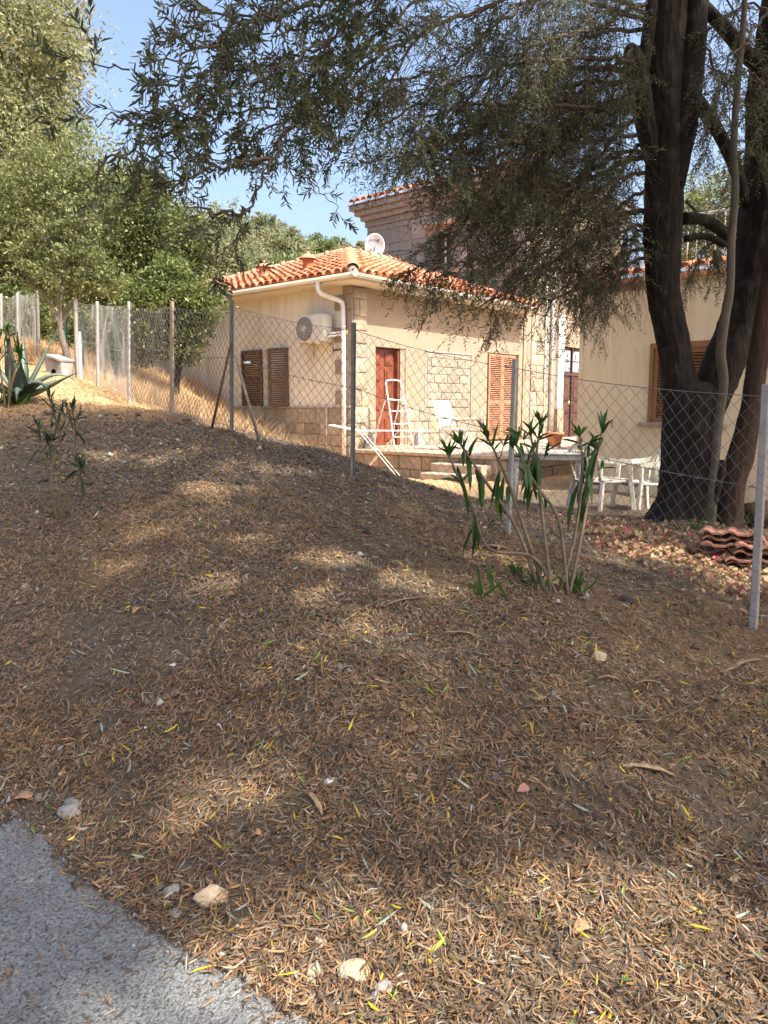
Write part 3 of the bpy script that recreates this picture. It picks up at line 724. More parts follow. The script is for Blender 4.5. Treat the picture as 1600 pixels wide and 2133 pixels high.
# ------------------------------------------------------------------ terrace
T = house_root('stone_terrace', 'low stone-faced terrace with pale tile top in front of the red door', 'terrace', 0, 0, 0)
TY = -3.5
MB().box(.06, 9.8, TY+.06, -.03, -.3, FZ-.075).build('core', MT['mortar'], T)
mb = MB(); mb.bbox(-.04, 9.85, TY-.04, -.0201, FZ-.07, FZ, .012); mb.build('top_slab', MT['slab'], T)
STv = stone_variants(MT['stone_f'], 4, 'facing_stone', 21)
course_stones(T, STv, TY+.06, -.04, .22, FZ-.075, .26, .46, lambda u,z: ((.055,u,z),(0,1,0),(-1,0,0)), .04, .014, name='facing_stone')
course_stones(T, STv, .06, 6.5, .22, FZ-.075, .26, .5, lambda u,z: ((u,TY+.055,z),(1,0,0),(0,-1,0)), .04, .014, name='facing_stone')
for (x0, z1) in ((-.62,.48), (-.32,.635)):
    MB().bbox(x0, .01, TY+.15, TY+1.25, .1, z1, .012).build('step', MT['slab'], T)
# ------------------------------------------------------------------ vectorised helpers
def tube_array(P, r, n=3):
    """P (W,J,3) polylines of equal length, r scalar or (W,J) -> verts, quads"""
    P = np.asarray(P, float); Wn, J, _ = P.shape
    t = np.empty_like(P); t[:,1:-1] = P[:,2:]-P[:,:-2]; t[:,0] = P[:,1]-P[:,0]; t[:,-1] = P[:,-1]-P[:,-2]
    t /= np.maximum(np.linalg.norm(t, axis=2, keepdims=True), 1e-9)
    ref = np.array([.31,.83,.27]); u = np.cross(t, ref); u /= np.maximum(np.linalg.norm(u, axis=2, keepdims=True), 1e-9); w = np.cross(t, u)
    rr = np.broadcast_to(np.asarray(r, float) if np.ndim(r) else np.full((Wn,J), r), (Wn,J))[:,:,None,None]
    a = 2*np.pi*np.arange(n)/n
    V = P[:,:,None,:] + rr*(u[:,:,None,:]*np.cos(a)[None,None,:,None] + w[:,:,None,:]*np.sin(a)[None,None,:,None])
    b = (np.arange(Wn)[:,None,None]*J + np.arange(J-1)[None,:,None])*n
    k = np.arange(n)[None,None,:]; k2 = (k+1) % n
    F = np.stack([b+k, b+k2, b+n+k2, b+n+k], -1).reshape(-1,4)
    return V.reshape(-1,3), F

class Parts:
    """joins several (V, F) arrays"""
    def __init__(s): s.V = []; s.F = []; s.n = 0
    def add(s, V, F): s.V.append(V); s.F.append(F+s.n); s.n += len(V)
    def build(s, name, m, parent=None, smooth=False):
        return link_mesh(name, arr_mesh(name, np.concatenate(s.V), np.concatenate(s.F), m, smooth), parent)

def unit(a): return a/np.maximum(np.linalg.norm(a, axis=-1, keepdims=True), 1e-9)
def leaf_array(base, d, nrm, L, Wd, fold=.25, droop=.15):
    """folded lanceolate leaves: 6 verts, 2 quads each"""
    N = len(base); d = unit(d); s = unit(np.cross(d, nrm)); nn = np.cross(s, d)
    L = np.broadcast_to(L, N)[:,None]; Wd = np.broadcast_to(Wd, N)[:,None]
    def pt(a, b, c): return base + d*(L*a) + s*(Wd*b) + nn*(Wd*c) - nn*(L*droop*a*a)
    V = np.stack([pt(0,0,0), pt(.3,.5,fold), pt(.68,.42,fold), pt(1,0,0), pt(.68,-.42,fold), pt(.3,-.5,fold)], 1).reshape(-1,3)
    i = np.arange(N)[:,None]*6
    F = np.concatenate([i+np.array([[0,1,2,3]]), i+np.array([[0,3,4,5]])], 0)
    return V, F
def rhomb_array(base, d, nrm, L, Wd):
    N = len(base); d = unit(d); s = unit(np.cross(d, nrm)); L = np.broadcast_to(L, N)[:,None]; Wd = np.broadcast_to(Wd, N)[:,None]
    V = np.stack([base, base+d*L*.5+s*Wd*.5, base+d*L, base+d*L*.5-s*Wd*.5], 1).reshape(-1,3)
    return V, np.arange(N*4).reshape(-1,4)

# ------------------------------------------------------------------ fences
def bay(pa, pb, c, r, seed, ztrim=.06, lift=.03):
    """zig-zag wires of one bay between two posts (each (base, top))"""
    rng = np.random.RandomState(seed)
    a0, a1 = np.array(pa[0]), np.array(pa[1]); b0, b1 = np.array(pb[0]), np.array(pb[1])
    Ln = np.linalg.norm(b0-a0); K = int(Ln/(c/2)); J = int((FENCE_H-ztrim)/(c/2))
    kk = np.arange(K)[:,None]; jj = np.arange(J+1)[None,:]
    u = (kk + ((jj+kk) % 2))*(c/2)/(K*c/2); v = (jj*(c/2)+lift)/FENCE_H*np.ones_like(u)
    u = np.clip(u, 0, 1)
    base = a0+(b0-a0)*u[...,None]; top = a1+(b1-a1)*u[...,None]
    P = base+(top-base)*v[...,None]
    # panels hang a little loose: sag of the top edge, bulging face
    sag = -.035*np.sin(np.pi*u)*v
    nrm = np.cross(b0-a0, [0,0,1.]); nrm /= np.linalg.norm(nrm)
    bul = (_hash_noise(u*Ln+seed*7, v*1.3, 1.6, 31)*.11 + _hash_noise(u*Ln+seed*3, v*1.3, 5.0, 33)*.03)*np.sin(np.pi*np.clip(u,0.0,1))
    P = P + nrm*bul[...,None]; P[...,2] += sag + _hash_noise(u*Ln, v*1.3+seed, 2.5, 35)*.03 + _hash_noise(u*Ln+9, v*1.3+seed, 9.0, 36)*.012
    P[...,2] += ((kk+jj) % 2)*.0
    off = ((jj+kk) % 2)*2-1
    P = P + nrm*(off*r*1.2)[...,None]
    # follow the ground where it bulges above the straight line
    g = gz_arr(P[:,0,0], P[:,0,1])
    P[...,2] += np.maximum(g-P[:,0,2]+.005, 0)[:,None]*(1-v)
    return tube_array(P, r, 3)
def line_wire(pa, pb, f, r, sag=.03, n=14, barbs=False, seed=0):
    a = np.array(pa[0])+(np.array(pa[1])-np.array(pa[0]))*f; b = np.array(pb[0])+(np.array(pb[1])-np.array(pb[0]))*f
    t = np.linspace(0,1,n)[:,None]; P = a+(b-a)*t; P[:,2] -= sag*np.sin(np.pi*t[:,0])
    out = [tube_array(P[None], r, 4)]
    if barbs:
        rng = np.random.RandomState(seed); m = int(np.linalg.norm(b-a)/.11); tt = (np.arange(m)+.5)/m
        q = a+(b-a)*tt[:,None]; q[:,2] -= sag*np.sin(np.pi*tt)
        for s in range(2):
            dv = unit(rng.normal(size=(m,3)))*.016
            out.append(tube_array(np.stack([q-dv, q+dv], 1), r*.9, 3))
    return out
def post_mesh(kind, w):
    pass
def square_post(b, t, w, m, parent, extra=0.0, cap=True):
    b = Vector(b)-Vector((0,0,.12)); t = Vector(t)+Vector((0,0,extra)); d = (t-b); L_ = d.length
    M = Matrix.Translation(b) @ d.to_track_quat('Z','Y').to_matrix().to_4x4() @ Matrix.Rotation(R(-40),4,'Z')
    mb = MB(); mb.bbox(-w/2,w/2,-w/2,w/2,0,L_,w*.12,M)
    return mb.build('post', m, parent)
def tee_post(b, t, w, m, parent):
    b = Vector(b)-Vector((0,0,.12)); t = Vector(t); d = t-b; L_ = d.length
    M = Matrix.Translation(b) @ d.to_track_quat('Z','Y').to_matrix().to_4x4() @ Matrix.Rotation(R(20),4,'Z')
    mb = MB(); mb.bbox(-w/2,w/2,-.004,.004,0,L_,.001,M); mb.bbox(-.004,.004,.0045,w*.9,0,L_,.001,M)
    return mb.build('post', m, parent)

F1 = thing('chain_link_fence', 'chain-link fence with grey and white posts running down the leafy slope', 'fence', POSTS[2][0])
def under(root, o):                       # keep world geometry under an offset root
    o.parent = root; o.matrix_parent_inverse = Matrix.Translation(-Vector(root.location)) if root.rotation_euler.z == 0 else root.matrix_world.inverted()
    return o
pm = [('sq',.040,'cpost'),('sq',.032,'cpost'),('tee',.038,'iron'),('tee',.036,'iron'),('sq',.038,'pole_w'),('sq',.034,'wpost')]
for i in range(6):
    k, w, m = pm[i]
    o = square_post(*POSTS[i], w, MT[m], None) if k == 'sq' else tee_post(*POSTS[i], w, MT[m], None)
    under(F1, o)
    if i in (0, 1): o['label'] = 'pale concrete fence post'
for i in range(5):
    V, Fq = bay(POSTS[i], POSTS[i+1], .096, (.0020,.0024,.0028,.0030,.0030)[i], 40+i)
    o = link_mesh('wire_mesh', arr_mesh('wire_mesh', V, Fq, MT['galv'])); under(F1, o); tag(o, kind='stuff')
    P = Parts()
    for f, bb in ((.95, False), (.58, True), (.07, False)):
        for q in line_wire(POSTS[i], POSTS[i+1], f, .0026, .03 if f > .5 else .015, barbs=bb, seed=i): P.add(*q)
    under(F1, P.build('tension_wire', MT['galv']))
# the bay running on past the frame on the right
pe = (Vector((3.9, 2.2, gz(3.9,2.2))), Vector((3.95, 2.2, gz(3.9,2.2)+FENCE_H)))
V, Fq = bay(POSTS[0], pe, .096, .0020, 60); o = link_mesh('wire_mesh', arr_mesh('wire_mesh', V, Fq, MT['galv'])); under(F1, o); tag(o, kind='stuff')
under(F1, square_post(*pe, .044, MT['cpost'], None))
# struts at the fourth post
p4 = POSTS[3]
e = at_ground(437,893); mb = MB(); mb.tube([e-Vector((0,0,.08)), at(481,715,p4[0].y-.03)], [.014,.012], 8); under(F1, mb.build('strut', MT['rust'], None, True))
e = at_ground(547,928); mb = MB(); mb.tube([e-Vector((0,0,.08)), at(489,738,p4[0].y-.04)], [.016,.013], 8); under(F1, mb.build('strut', MT['pole_w'], None, True))
q = at(515,756,POSTS[2][0].y+.55); mb = MB(); mb.lathe([(.0,-.03),(.012,-.03),(.016,0),(.012,.03),(0,.03)], 8, Matrix.Translation(q) @ Matrix.Rotation(R(90),4,'Y')); under(F1, mb.build('wire_tensioner', MT['alu'], None, True))

F2 = thing('wire_netting_fence', 'pale wire netting fence with white posts on the sunlit straw slope', 'fence', POSTS[7][0])
for i in (6, 7): under(F2, square_post(*POSTS[i], .042 if i == 6 else .05, MT['wpost'], None))
for i in (5, 6):
    V, Fq = bay(POSTS[i], POSTS[i+1], .058, .0014, 70+i); o = link_mesh('wire_mesh', arr_mesh('wire_mesh', V, Fq, MT['galv_w'])); under(F2, o); tag(o, kind='stuff')
    P = Parts()
    for f in (.96,.5,.05):
        for q in line_wire(POSTS[i], POSTS[i+1], f, .0025, .02): P.add(*q)
    under(F2, P.build('tension_wire', MT['galv_w']))
o = square_post(at(164,676,POSTS[7][0].y-.2), at(168,792,POSTS[7][0].y-.3), .045, MT['white'], None); under(F2, o); o.name = 'brace'
F3 = thing('wire_netting_fence', 'wire netting fence behind the agave, ending at a grey post', 'fence', BACK[0][0])
for i, (b, t) in enumerate(BACK): under(F3, square_post(b, t, .055, MT['iron' if i == 0 else 'wpost'], None))
ext = (BACK[2][0]+(BACK[2][0]-BACK[1][0])*2, BACK[2][1]+(BACK[2][1]-BACK[1][1])*2)
for i, (a, b) in enumerate(((BACK[0],BACK[1]),(BACK[1],BACK[2]),(BACK[2],ext))):
    V, Fq = bay(a, b, .07, .0014, 80+i); o = link_mesh('wire_mesh', arr_mesh('wire_mesh', V, Fq, MT['galv_w'])); under(F3, o); tag(o, kind='stuff')
# older green posts standing behind the netting
for (px_, t_, b_, d, lb) in ((140,645,770,14.6,'thin dark green post between the slim tree and the white corner post'),(175,650,782,14.2,'thin dark green post behind the netting just past the white corner post'),(222,640,790,14.0,'thin dark green post behind the netting past the second white post'),(245,645,806,12.9,'thin green post close behind the third white netting post')):
    o = tee_post(at(px_,b_,d), at(px_,t_,d), .06, MT['green_post'], None); o.name = 'green_post'
    tag(o, lb, 'post', 'green posts behind the netting')

# ------------------------------------------------------------------ things at the small house
ac = house_root('air_conditioner', 'cream outdoor air-conditioning unit bracketed to the cottage side wall', 'air conditioner', 0, .80, 2.9)
MB().bbox(-.40,-.10,-.36,.42,.04,.58,.02).build('casing', MT['ac_white'], ac)
MB().bbox(-.408,-.4005,-.36,-.13,.05,.57,.003).build('service_panel', MT['ac_white'], ac)
Mf = Matrix.Translation((-.402,.16,.31)) @ Matrix.Rotation(R(-90),4,'Y')
MB().lathe([(0,.0),(.235,.0),(.24,.004),(.235,.008)], 28, Mf).build('fan_shade_disc', MT['ac_dark'], ac)  # flat dark disc, shade behind the grille put into its colour
g = MB()
for rr in (.06,.09,.12,.15,.18,.21,.235):
    g.tube([Mf @ Vector((rr*math.cos(a),rr*math.sin(a),.018)) for a in np.linspace(0,2*math.pi,25)], .0028, 5, False)
for k in range(20):
    a = 2*math.pi*k/20; g.tube([Mf @ Vector((.05*math.cos(a),.05*math.sin(a),.018)), Mf @ Vector((.238*math.cos(a+.3),.238*math.sin(a+.3),.014))], .0028, 5, False)
g.lathe([(0,.024),(.05,.022),(.055,.012)], 16, Mf); tag(g.build('fan_grille', MT['ac_white'], ac, True), kind='stuff')
for y in (-.25,.32):
    b = MB(); b.bbox(-.44,-.03,y-.02,y+.02,-.005,.035,.004); b.bbox(-.045,-.012,y-.02,y+.02,-.26,-.006,.004); b.build('bracket', MT['white'], ac)
p = MB()
for k in range(2): p.tube(smooth_path([(-.25,-.36,.20-k*.06),(-.24,-.44,.20-k*.06),(-.10,-.60,.22-k*.05),(-.02,-.66,.22-k*.05)],4), .02, 8)
p.build('pipe', MT['pipe'], ac, True)
MB().tube([(-.02,-.2,-.12),(-.03,-.84,-.10)], .014, 8).build('hose', MT['rubber'], ac, True)
MB().bbox(-.06,-.01,-.72,-.60,.16,.27,.01).build('foam_plug', mat('yellow_foam',(.55,.36,.08),(.62,.42,.12),20,bump=.5), ac)

sdp = at(780,512,22.3); sdish = thing('satellite_dish', 'grey oval satellite dish with lettering peeking over the tiled ridge', 'satellite dish', sdp)
nd = (Vector((0,0,CAMH+1.0))-sdp).normalized(); nd = (nd+Vector((-.25,0,.10))).normalized()
Md = nd.to_track_quat('Z','Y').to_matrix().to_4x4()
b = MB(); b.lathe([(.0,-.05),(.12,-.045),(.22,-.03),(.30,-.008),(.335,.0),(.335,-.008),(.22,-.045),(0,-.065)], 32, Md @ Matrix.Diagonal((.88,1.0,1,1)))
b.build('reflector', MT['dish'], sdish, True)
cu = bpy.data.curves.new('lettering', 'FONT'); cu.body = 'Strong'; cu.size = .115; cu.align_x = 'CENTER'; cu.shear = .3; cu.extrude = .002
to = bpy.data.objects.new('tmp', cu); COL.objects.link(to); bpy.context.view_layer.update()
tm = bpy.data.meshes.new_from_object(to.evaluated_get(bpy.context.evaluated_depsgraph_get())); bpy.data.objects.remove(to)
tm.materials.clear(); tm.materials.append(MT['ink']); link_mesh('lettering', tm, sdish, Md @ Matrix.Translation((-.02,.12,-.012)))
b = MB(); b.tube([(0,.10,-.12),(0,.12,-1.0)], .025, 8); b.tube([(0,.10,-.15),(0,.0,-.03)], .02, 8); b.build('mast', MT['iron'], sdish, True)
b = MB(); b.tube([Md @ Vector((0,-.33,.0)), Md @ Vector((0,-.22,.38))], .012, 6); b.bbox(-.04,.04,-.04,.04,-.03,.05,.01, Md @ Matrix.Translation((0,-.18,.40))); b.build('feed_arm', MT['iron'], sdish)

# step ladder on the terrace
lad = house_root('step_ladder', 'aluminium step ladder standing open before the red door', 'ladder', .40, -.72, FZ)
lad.rotation_euler.z = R(-57)
def rail_loop(x0, xt, w, h, z0=0.0):
    pts = [(x0,-w/2*1.15,z0),(x0*.45+xt*.55,-w/2,h*.55),(xt*.97+x0*.03,-w/2*.9,h*.94),(xt,-w/2*.55,h),(xt,w/2*.55,h),(xt*.97+x0*.03,w/2*.9,h*.94),(x0*.45+xt*.55,w/2,h*.55),(x0,w/2*1.15,z0)]
    return smooth_path(pts, 4)
MB().tube(rail_loop(.42,.02,.40,1.36), .017, 8).build('front_frame', MT['alu'], lad, True)
MB().tube(rail_loop(-.42,-.03,.38,.98), .014, 8).build('rear_frame', MT['alu'], lad, True)
for k, z in enumerate((.25,.50,.75)):
    x = .42-(.40)*z/1.36; MB().bbox(x-.045,x+.045,-.20,.20,z,z+.025,.004).build('step', MT['alu'], lad)
MB().bbox(-.07,.18,-.19,.19,.965,.99,.006).build('platform', MT['alu'], lad)
b = MB(); [b.tube([(.30,s*.20,.40),(-.27,s*.20,.36)], .005, 5) for s in (-1,1)]; b.build('stay', MT['alu'], lad)
# clothes airer
air = thing('clothes_airer', 'folding metal clothes airer with crossed legs below the terrace', 'clothes airer', Vector((-.15,13.75,gz(-.15,13.75))), R(-4))
hz_ = 1.22-air.location.z
b = MB(); 
for (x0,x1,dz) in ((-.28,.42,0),(.43,.98,.0),(-.80,-.29,.10)):
    for y in (-.27,.27): b.tube([(x0,y,hz_+(dz if x0<-.3 else 0)),(x1,y,hz_)], .007, 6)
    for x in (x0,x1): b.tube([(x,-.27,hz_+(dz if x<-.5 else 0)),(x,.27,hz_+(dz if x<-.5 else 0))], .007, 6)
b.build('frame', MT['white'], air)
b = MB()
for k in range(6):
    y = -.2+k*.08; b.tube([(-.8,y,hz_+.10),(-.29,y,hz_)], .003, 4); b.tube([(-.28,y,hz_),(.98,y,hz_)], .003, 4)
tag(b.build('drying_lines', MT['white'], air), kind='stuff')
mr_ = mat('pink_painted_tube', (.62,.30,.26), (.70,.38,.33), 6, rough=.45)
for s in (-.27,.27):
    MB().tube([(-.28,s,hz_),(.42,s,.0)], .009, 6).build('leg', MT['white'], air); MB().tube([(.42,s*.93,hz_),(-.28,s*.93,.0)], .009, 6).build('leg', mr_, air)

# slatted garden chair on the terrace
gp = at(946,934,15.2); gx, gy = W2H(gp)
gc = house_root('garden_chair', 'white slatted garden chair on the terrace beside the blocked-up window', 'chair', gx, gy, FZ)
gc.rotation_euler.z = HROT+R(-8)
b = MB()
for s in (-.25,.25):
    MB().tube([(s,.10,0),(s,-.22,.62)], .016, 6).build('leg', MT['white'], gc); MB().tube([(s*.9,-.30,0),(s*.9,.18,.44)], .016, 6).build('leg', MT['white'], gc)
    MB().bbox(s-.025,s+.025,-.30,.22,.60,.63,.006).build('armrest', MT['white'], gc)
    b.tube([(s*.86,.16,.38),(s*.86,.40,1.0)], .014, 6)
b.build('back_frame', MT['white'], gc)
for k in range(6):
    y = .20+k*.038; z = .50+k*.085; M = Matrix.Translation((0,y,z)) @ Matrix.Rotation(R(-21),4,'X'); MB().bbox(-.235,.235,-.022,-.008,-.037,.037,.004,M).build('back_slat', MT['white'], gc)
for k in range(5): MB().bbox(-.235,.235,-.26+k*.085,-.19+k*.085,.41,.425,.004).build('seat_slat', MT['white'], gc)

# monobloc chairs and table under the olive
def mono_chair(name, label, loc_, rot, group):
    c = thing(name, label, 'chair', loc_, rot, group)
    s = MB()
    nx_, ny_ = 8, 8; vs = []; fs = []
    for i in range(nx_+1):
        for j in range(ny_+1):
            x = -.23+.46*i/nx_; y = -.24+.46*j/ny_; z = .43-.02*math.cos((i/nx_-.5)*2.4)-.025*(j/ny_) + (.0 if j > 0 else -.02); vs.append((x,y,z))
    for i in range(nx_):
        for j in range(ny_): a = i*(ny_+1)+j; fs.append((a,a+ny_+1,a+ny_+2,a+1))
    s.add(vs, fs); n0 = len(vs); s.add([(x,y,z-.03) for x,y,z in vs], [tuple(reversed(f)) for f in fs])
    s.tube([(-.235,-.245,.405),(.235,-.245,.405)], .02, 8); s.tube([(-.235,-.245,.40),(-.235,.22,.39)], .018, 8); s.tube([(.235,-.245,.40),(.235,.22,.39)], .018, 8)
    s.build('seat', MT['plastic'], c, True)
    for sx in (-1,1):
        for (y0,y1) in ((-.22,-.28),(.20,.27)):
            l = MB(); z1 = .42 if y0 > 0 else .64
            pts = [(sx*.31,y1,0),(sx*.275,y0*1.05,.40),(sx*.265,y0,z1)]
            for p, q in zip(pts, pts[1:]):
                p = Vector(p); q = Vector(q); d = q-p; M = Matrix.Translation(p) @ d.to_track_quat('Z','Y').to_matrix().to_4x4(); l.bbox(-.022,.022,-.03,.03,0,d.length,.006,M)
            l.build('leg', MT['plastic'], c)
        a = MB(); pts = smooth_path([(sx*.265,-.25,.64),(sx*.285,-.05,.655),(sx*.28,.16,.665),(sx*.235,.26,.70)],4)
        for p, q in zip(pts, pts[1:]):
            d = q-p; M = Matrix.Translation(p) @ d.to_track_quat('Z','Y').to_matrix().to_4x4(); a.box(-.012,.012,-.03,.03,0,d.length*1.05,M)
        a.build('armrest', MT['plastic'], c)
    arch = smooth_path([(-.24,.22,.42),(-.27,.27,.60),(-.24,.32,.76),(-.13,.345,.84),(0,.35,.86),(.13,.345,.84),(.24,.32,.76),(.27,.27,.60),(.24,.22,.42)],4)
    MB().tube(arch, .020, 8).build('back_frame', MT['plastic'], c, True)
    for k in range(7):
        t = (k-3)/3; top = (t*.19,.335-.02*abs(t),.835-.07*t*t); b_ = (t*.10,.23,.42)
        sl = MB(); p = Vector(b_); q = Vector(top); d = q-p; M = Matrix.Translation(p) @ d.to_track_quat('Z','Y').to_matrix().to_4x4(); sl.bbox(-.016,.016,-.006,.006,0,d.length,.003,M); sl.build('back_slat', MT['plastic'], c)
    return c
def stand(px_, py_, d):
    p = at(px_, py_, d); return Vector((p.x, p.y, gz(p.x, p.y)-.004))
mono_chair('plastic_chair', 'white plastic armchair pushed up to the table end', stand(1250,1056,9.7), R(115), 'plastic chairs in the yard')
mono_chair('plastic_chair', 'white plastic armchair half hidden by the thick olive trunk', stand(1340,1045,10.0), R(-75), 'plastic chairs in the yard')
tp = stand(1140,1040,9.9); tb = thing('plastic_table', 'white plastic table behind the tall oleander', 'table', tp, R(-12))
b = MB(); b.bbox(-.46,.46,-.40,.40,.69,.72,.010); b.build('table_top', MT['plastic'], tb)
b = MB(); b.bbox(-.44,.44,-.38,-.36,.63,.689,.004); b.bbox(-.44,.44,.36,.38,.63,.689,.004); b.bbox(-.44,-.42,-.359,.359,.63,.689,.004); b.bbox(.42,.44,-.359,.359,.63,.689,.004); b.build('apron', MT['plastic'], tb)
for sx in (-1,1):
    for sy in (-1,1):
        MB().tube([(sx*.42,sy*.36,0),(sx*.38,sy*.32,.69)], [.022,.034], 10).build('leg', MT['plastic'], tb, True)
# flower pot
fx, fy = W2H(at(1155,930,16.6)); fp = house_root('flower_pot', 'terracotta flower pot with wispy plant near the dark double door', 'flower pot', fx, fy, FZ)
MB().lathe([(0,.0),(.12,.0),(.175,.24),(.195,.24),(.20,.31),(.175,.31),(.165,.26),(0,.25)], 20).build('pot', MT['terracotta'], fp, True)
P = Parts(); rg = np.random.RandomState(4); Bp = []; 
tips = np.stack([rg.normal(0,.12,26), rg.normal(0,.12,26), rg.uniform(.40,.75,26)],1)
P.add(*tube_array(np.stack([np.tile([[0,0,.25]],(26,1))+tips*[.2,.2,0], tips*[.7,.7,.62]+[0,0,.12], tips],1), .004, 3)); P.build('stems', MT['stem_y'], fp)
# grey wedges standing by the plinth
for (lx, ly, lb) in ((.36,-.16,'small grey wedge at the corner pier left of the red door'),(2.0,-.12,'small grey wedge against the plinth right of the red door')):
    wd = house_root('grey_wedge', lb, 'stone', lx, ly, FZ, 'grey wedges on the terrace')
    MB().add([(-.13,-.05,0),(.13,-.05,0),(.13,.06,0),(-.13,.06,0),(-.03,.0,.30),(.05,.0,.30),(.05,.05,.30),(-.03,.05,.30)],[(0,3,2,1),(4,5,6,7),(0,1,5,4),(1,2,6,5),(2,3,7,6),(3,0,4,7)]).build('block', MT['concrete'], wd)

# concrete hutch on the slope
hp = at_ground(112,781); kz = gz(hp.x,hp.y); hut = thing('concrete_hutch', 'small concrete animal hutch with arched hole beside a slim tree trunk', 'hutch', Vector((hp.x,hp.y,kz-.03)), R(-22))
k = hp.y/1600.0
w_, h0, h1, dp_ = 42*k, 30*k, 42*k, 34*k
b = MB(); arc = [(.055*w_/.36*math.cos(a), .075+.05*math.sin(a)) for a in np.linspace(0,math.pi,9)]
fr_ = [(-w_/2,0),(-.055*w_/.36,0)] + [(x,z) for x,z in reversed(arc)] + [(.055*w_/.36,0),(w_/2,0),(w_/2,h0),(-w_/2,h1)]
cxh = .0
b.add([(x,-.0,z) for x,z in fr_], [tuple(range(len(fr_)))]); b.add([(-w_/2,0,0),(-w_/2,dp_,0),(-w_/2,dp_,h1),(-w_/2,0,h1)], [(0,3,2,1)]); b.add([(w_/2,0,0),(w_/2,dp_,0),(w_/2,dp_,h0),(w_/2,0,h0)], [(0,1,2,3)]); b.add([(-w_/2,dp_,0),(w_/2,dp_,0),(w_/2,dp_,h0),(-w_/2,dp_,h1)], [(0,3,2,1)])
b.build('walls', MT['concrete'], hut)
sl = math.atan2(h1-h0, w_); b = MB(); b.bbox(-w_/2*1.12, w_/2*1.12, -.04, dp_+.03, 0, .04, .006, Matrix.Translation((0,0,(h0+h1)/2+.002)) @ Matrix.Rotation(sl,4,'Y')); b.build('roof_slab', MT['concrete'], hut)
for kx in range(6): MB().bbox(-w_*.3+kx*w_*.12,-w_*.3+kx*w_*.12+.02,-.012,-.001,h0-.02-.01*(kx>3)+(.05-.012*kx),h0+.02+(.05-.012*kx)-.01,.003).build('roof_batten', MT['concrete'], hut)
# ------------------------------------------------------------------ foliage materials
def foliage(name, cols, rough=.55, transl=.35, spec=.35):
    return mat(name, (.8,.8,.8), (1.15,1.15,1.15), 3.0, rough=rough, transl=transl, island=cols, spec=spec)
FO = dict(
    olive = foliage('olive_leaf', [((.098,.112,.050),4),((.070,.080,.036),4),((.145,.155,.085),2.5),((.21,.215,.145),1.6),((.16,.13,.05),.5)], transl=.5),
    pale = foliage('pale_hill_foliage', [((.29,.30,.145),3),((.215,.235,.115),3),((.38,.38,.21),2),((.145,.16,.08),2)], transl=.42),
    mid = foliage('mid_green_foliage', [((.20,.225,.085),3),((.145,.170,.062),3),((.29,.305,.14),2),((.10,.122,.046),2)], transl=.4),
    dark = foliage('dark_green_foliage', [((.115,.142,.045),3),((.082,.106,.034),3),((.18,.205,.075),2),((.24,.25,.115),1)], transl=.4, rough=.4),
    bush = foliage('mastic_foliage', [((.18,.225,.065),3),((.125,.165,.047),3),((.29,.315,.125),2),((.075,.105,.032),3),((.25,.17,.07),.3)], transl=.4, rough=.4),
    grey = foliage('grey_green_foliage', [((0.263,0.289,0.158),3),((0.201,0.228,0.123),3),((0.333,0.350,0.210),2),((0.149,0.175,0.088),2)], transl=.42),  # paler leaf colours stand in for haze over distant trees
    pine = foliage('far_pine_foliage', [((0.149,0.201,0.079),3),((0.114,0.158,0.063),3),((0.201,0.245,0.105),2)], transl=.35),  # paled as well, far hillside haze put into the colour
    russet = foliage('dead_foliage', [((0.280,0.166,0.096),3),((0.210,0.131,0.079),3),((0.228,0.228,0.105),2)], transl=.35),
    oleander = foliage('oleander_leaf', [((.030,.080,.014),3),((.042,.11,.018),3),((.07,.14,.028),2)], transl=.3, rough=.4, spec=.5),
    oleander_y = foliage('young_oleander_leaf', [((.055,.085,.04),3),((.045,.07,.034),3),((.085,.11,.05),1)], transl=.3, rough=.45),
    weed = foliage('weed_leaf', [((.06,.13,.022),3),((.08,.16,.03),2)], transl=.35),
    straw = foliage('dry_grass', [((.56,.40,.23),3),((.47,.32,.17),3),((.64,.49,.31),2),((.34,.23,.12),1)], transl=.4, rough=.9),
)

# ------------------------------------------------------------------ background trees
def crown_leaves(lobes, nleaf, size, rng, clump=None, flat=1.0):
    """leaves in clumps near the surface of several lobes (centre, radius)"""
    V = []; tot = sum(r**2 for _, r in lobes)
    B_, D_, N_ = [], [], []
    for c, r in lobes:
        n = int(nleaf*r*r/tot); k = max(6, int(n/34)); c = np.array(c)
        dirs = unit(rng.normal(size=(k,3))); rad = r*rng.uniform(.25,1.0,k)**.42*(1+.16*rng.normal(size=k))
        cc = c+dirs*rad[:,None]*np.array([1,1,flat])
        cr = r*rng.uniform(.10,.24,k)
        idx = rng.randint(0,k,n)
        off = rng.normal(size=(n,3))*cr[idx][:,None]*np.array([1,1,.7])
        B_.append(cc[idx]+off); D_.append(unit(dirs[idx]*.7+rng.normal(size=(n,3))*.7)); N_.append(unit(rng.normal(size=(n,3))+np.array([0,0,.8])))
    Bp = np.concatenate(B_); n = len(Bp)
    return rhomb_array(Bp, np.concatenate(D_), np.concatenate(N_), size*rng.uniform(.7,1.3,n), size*.42*rng.uniform(.7,1.3,n))
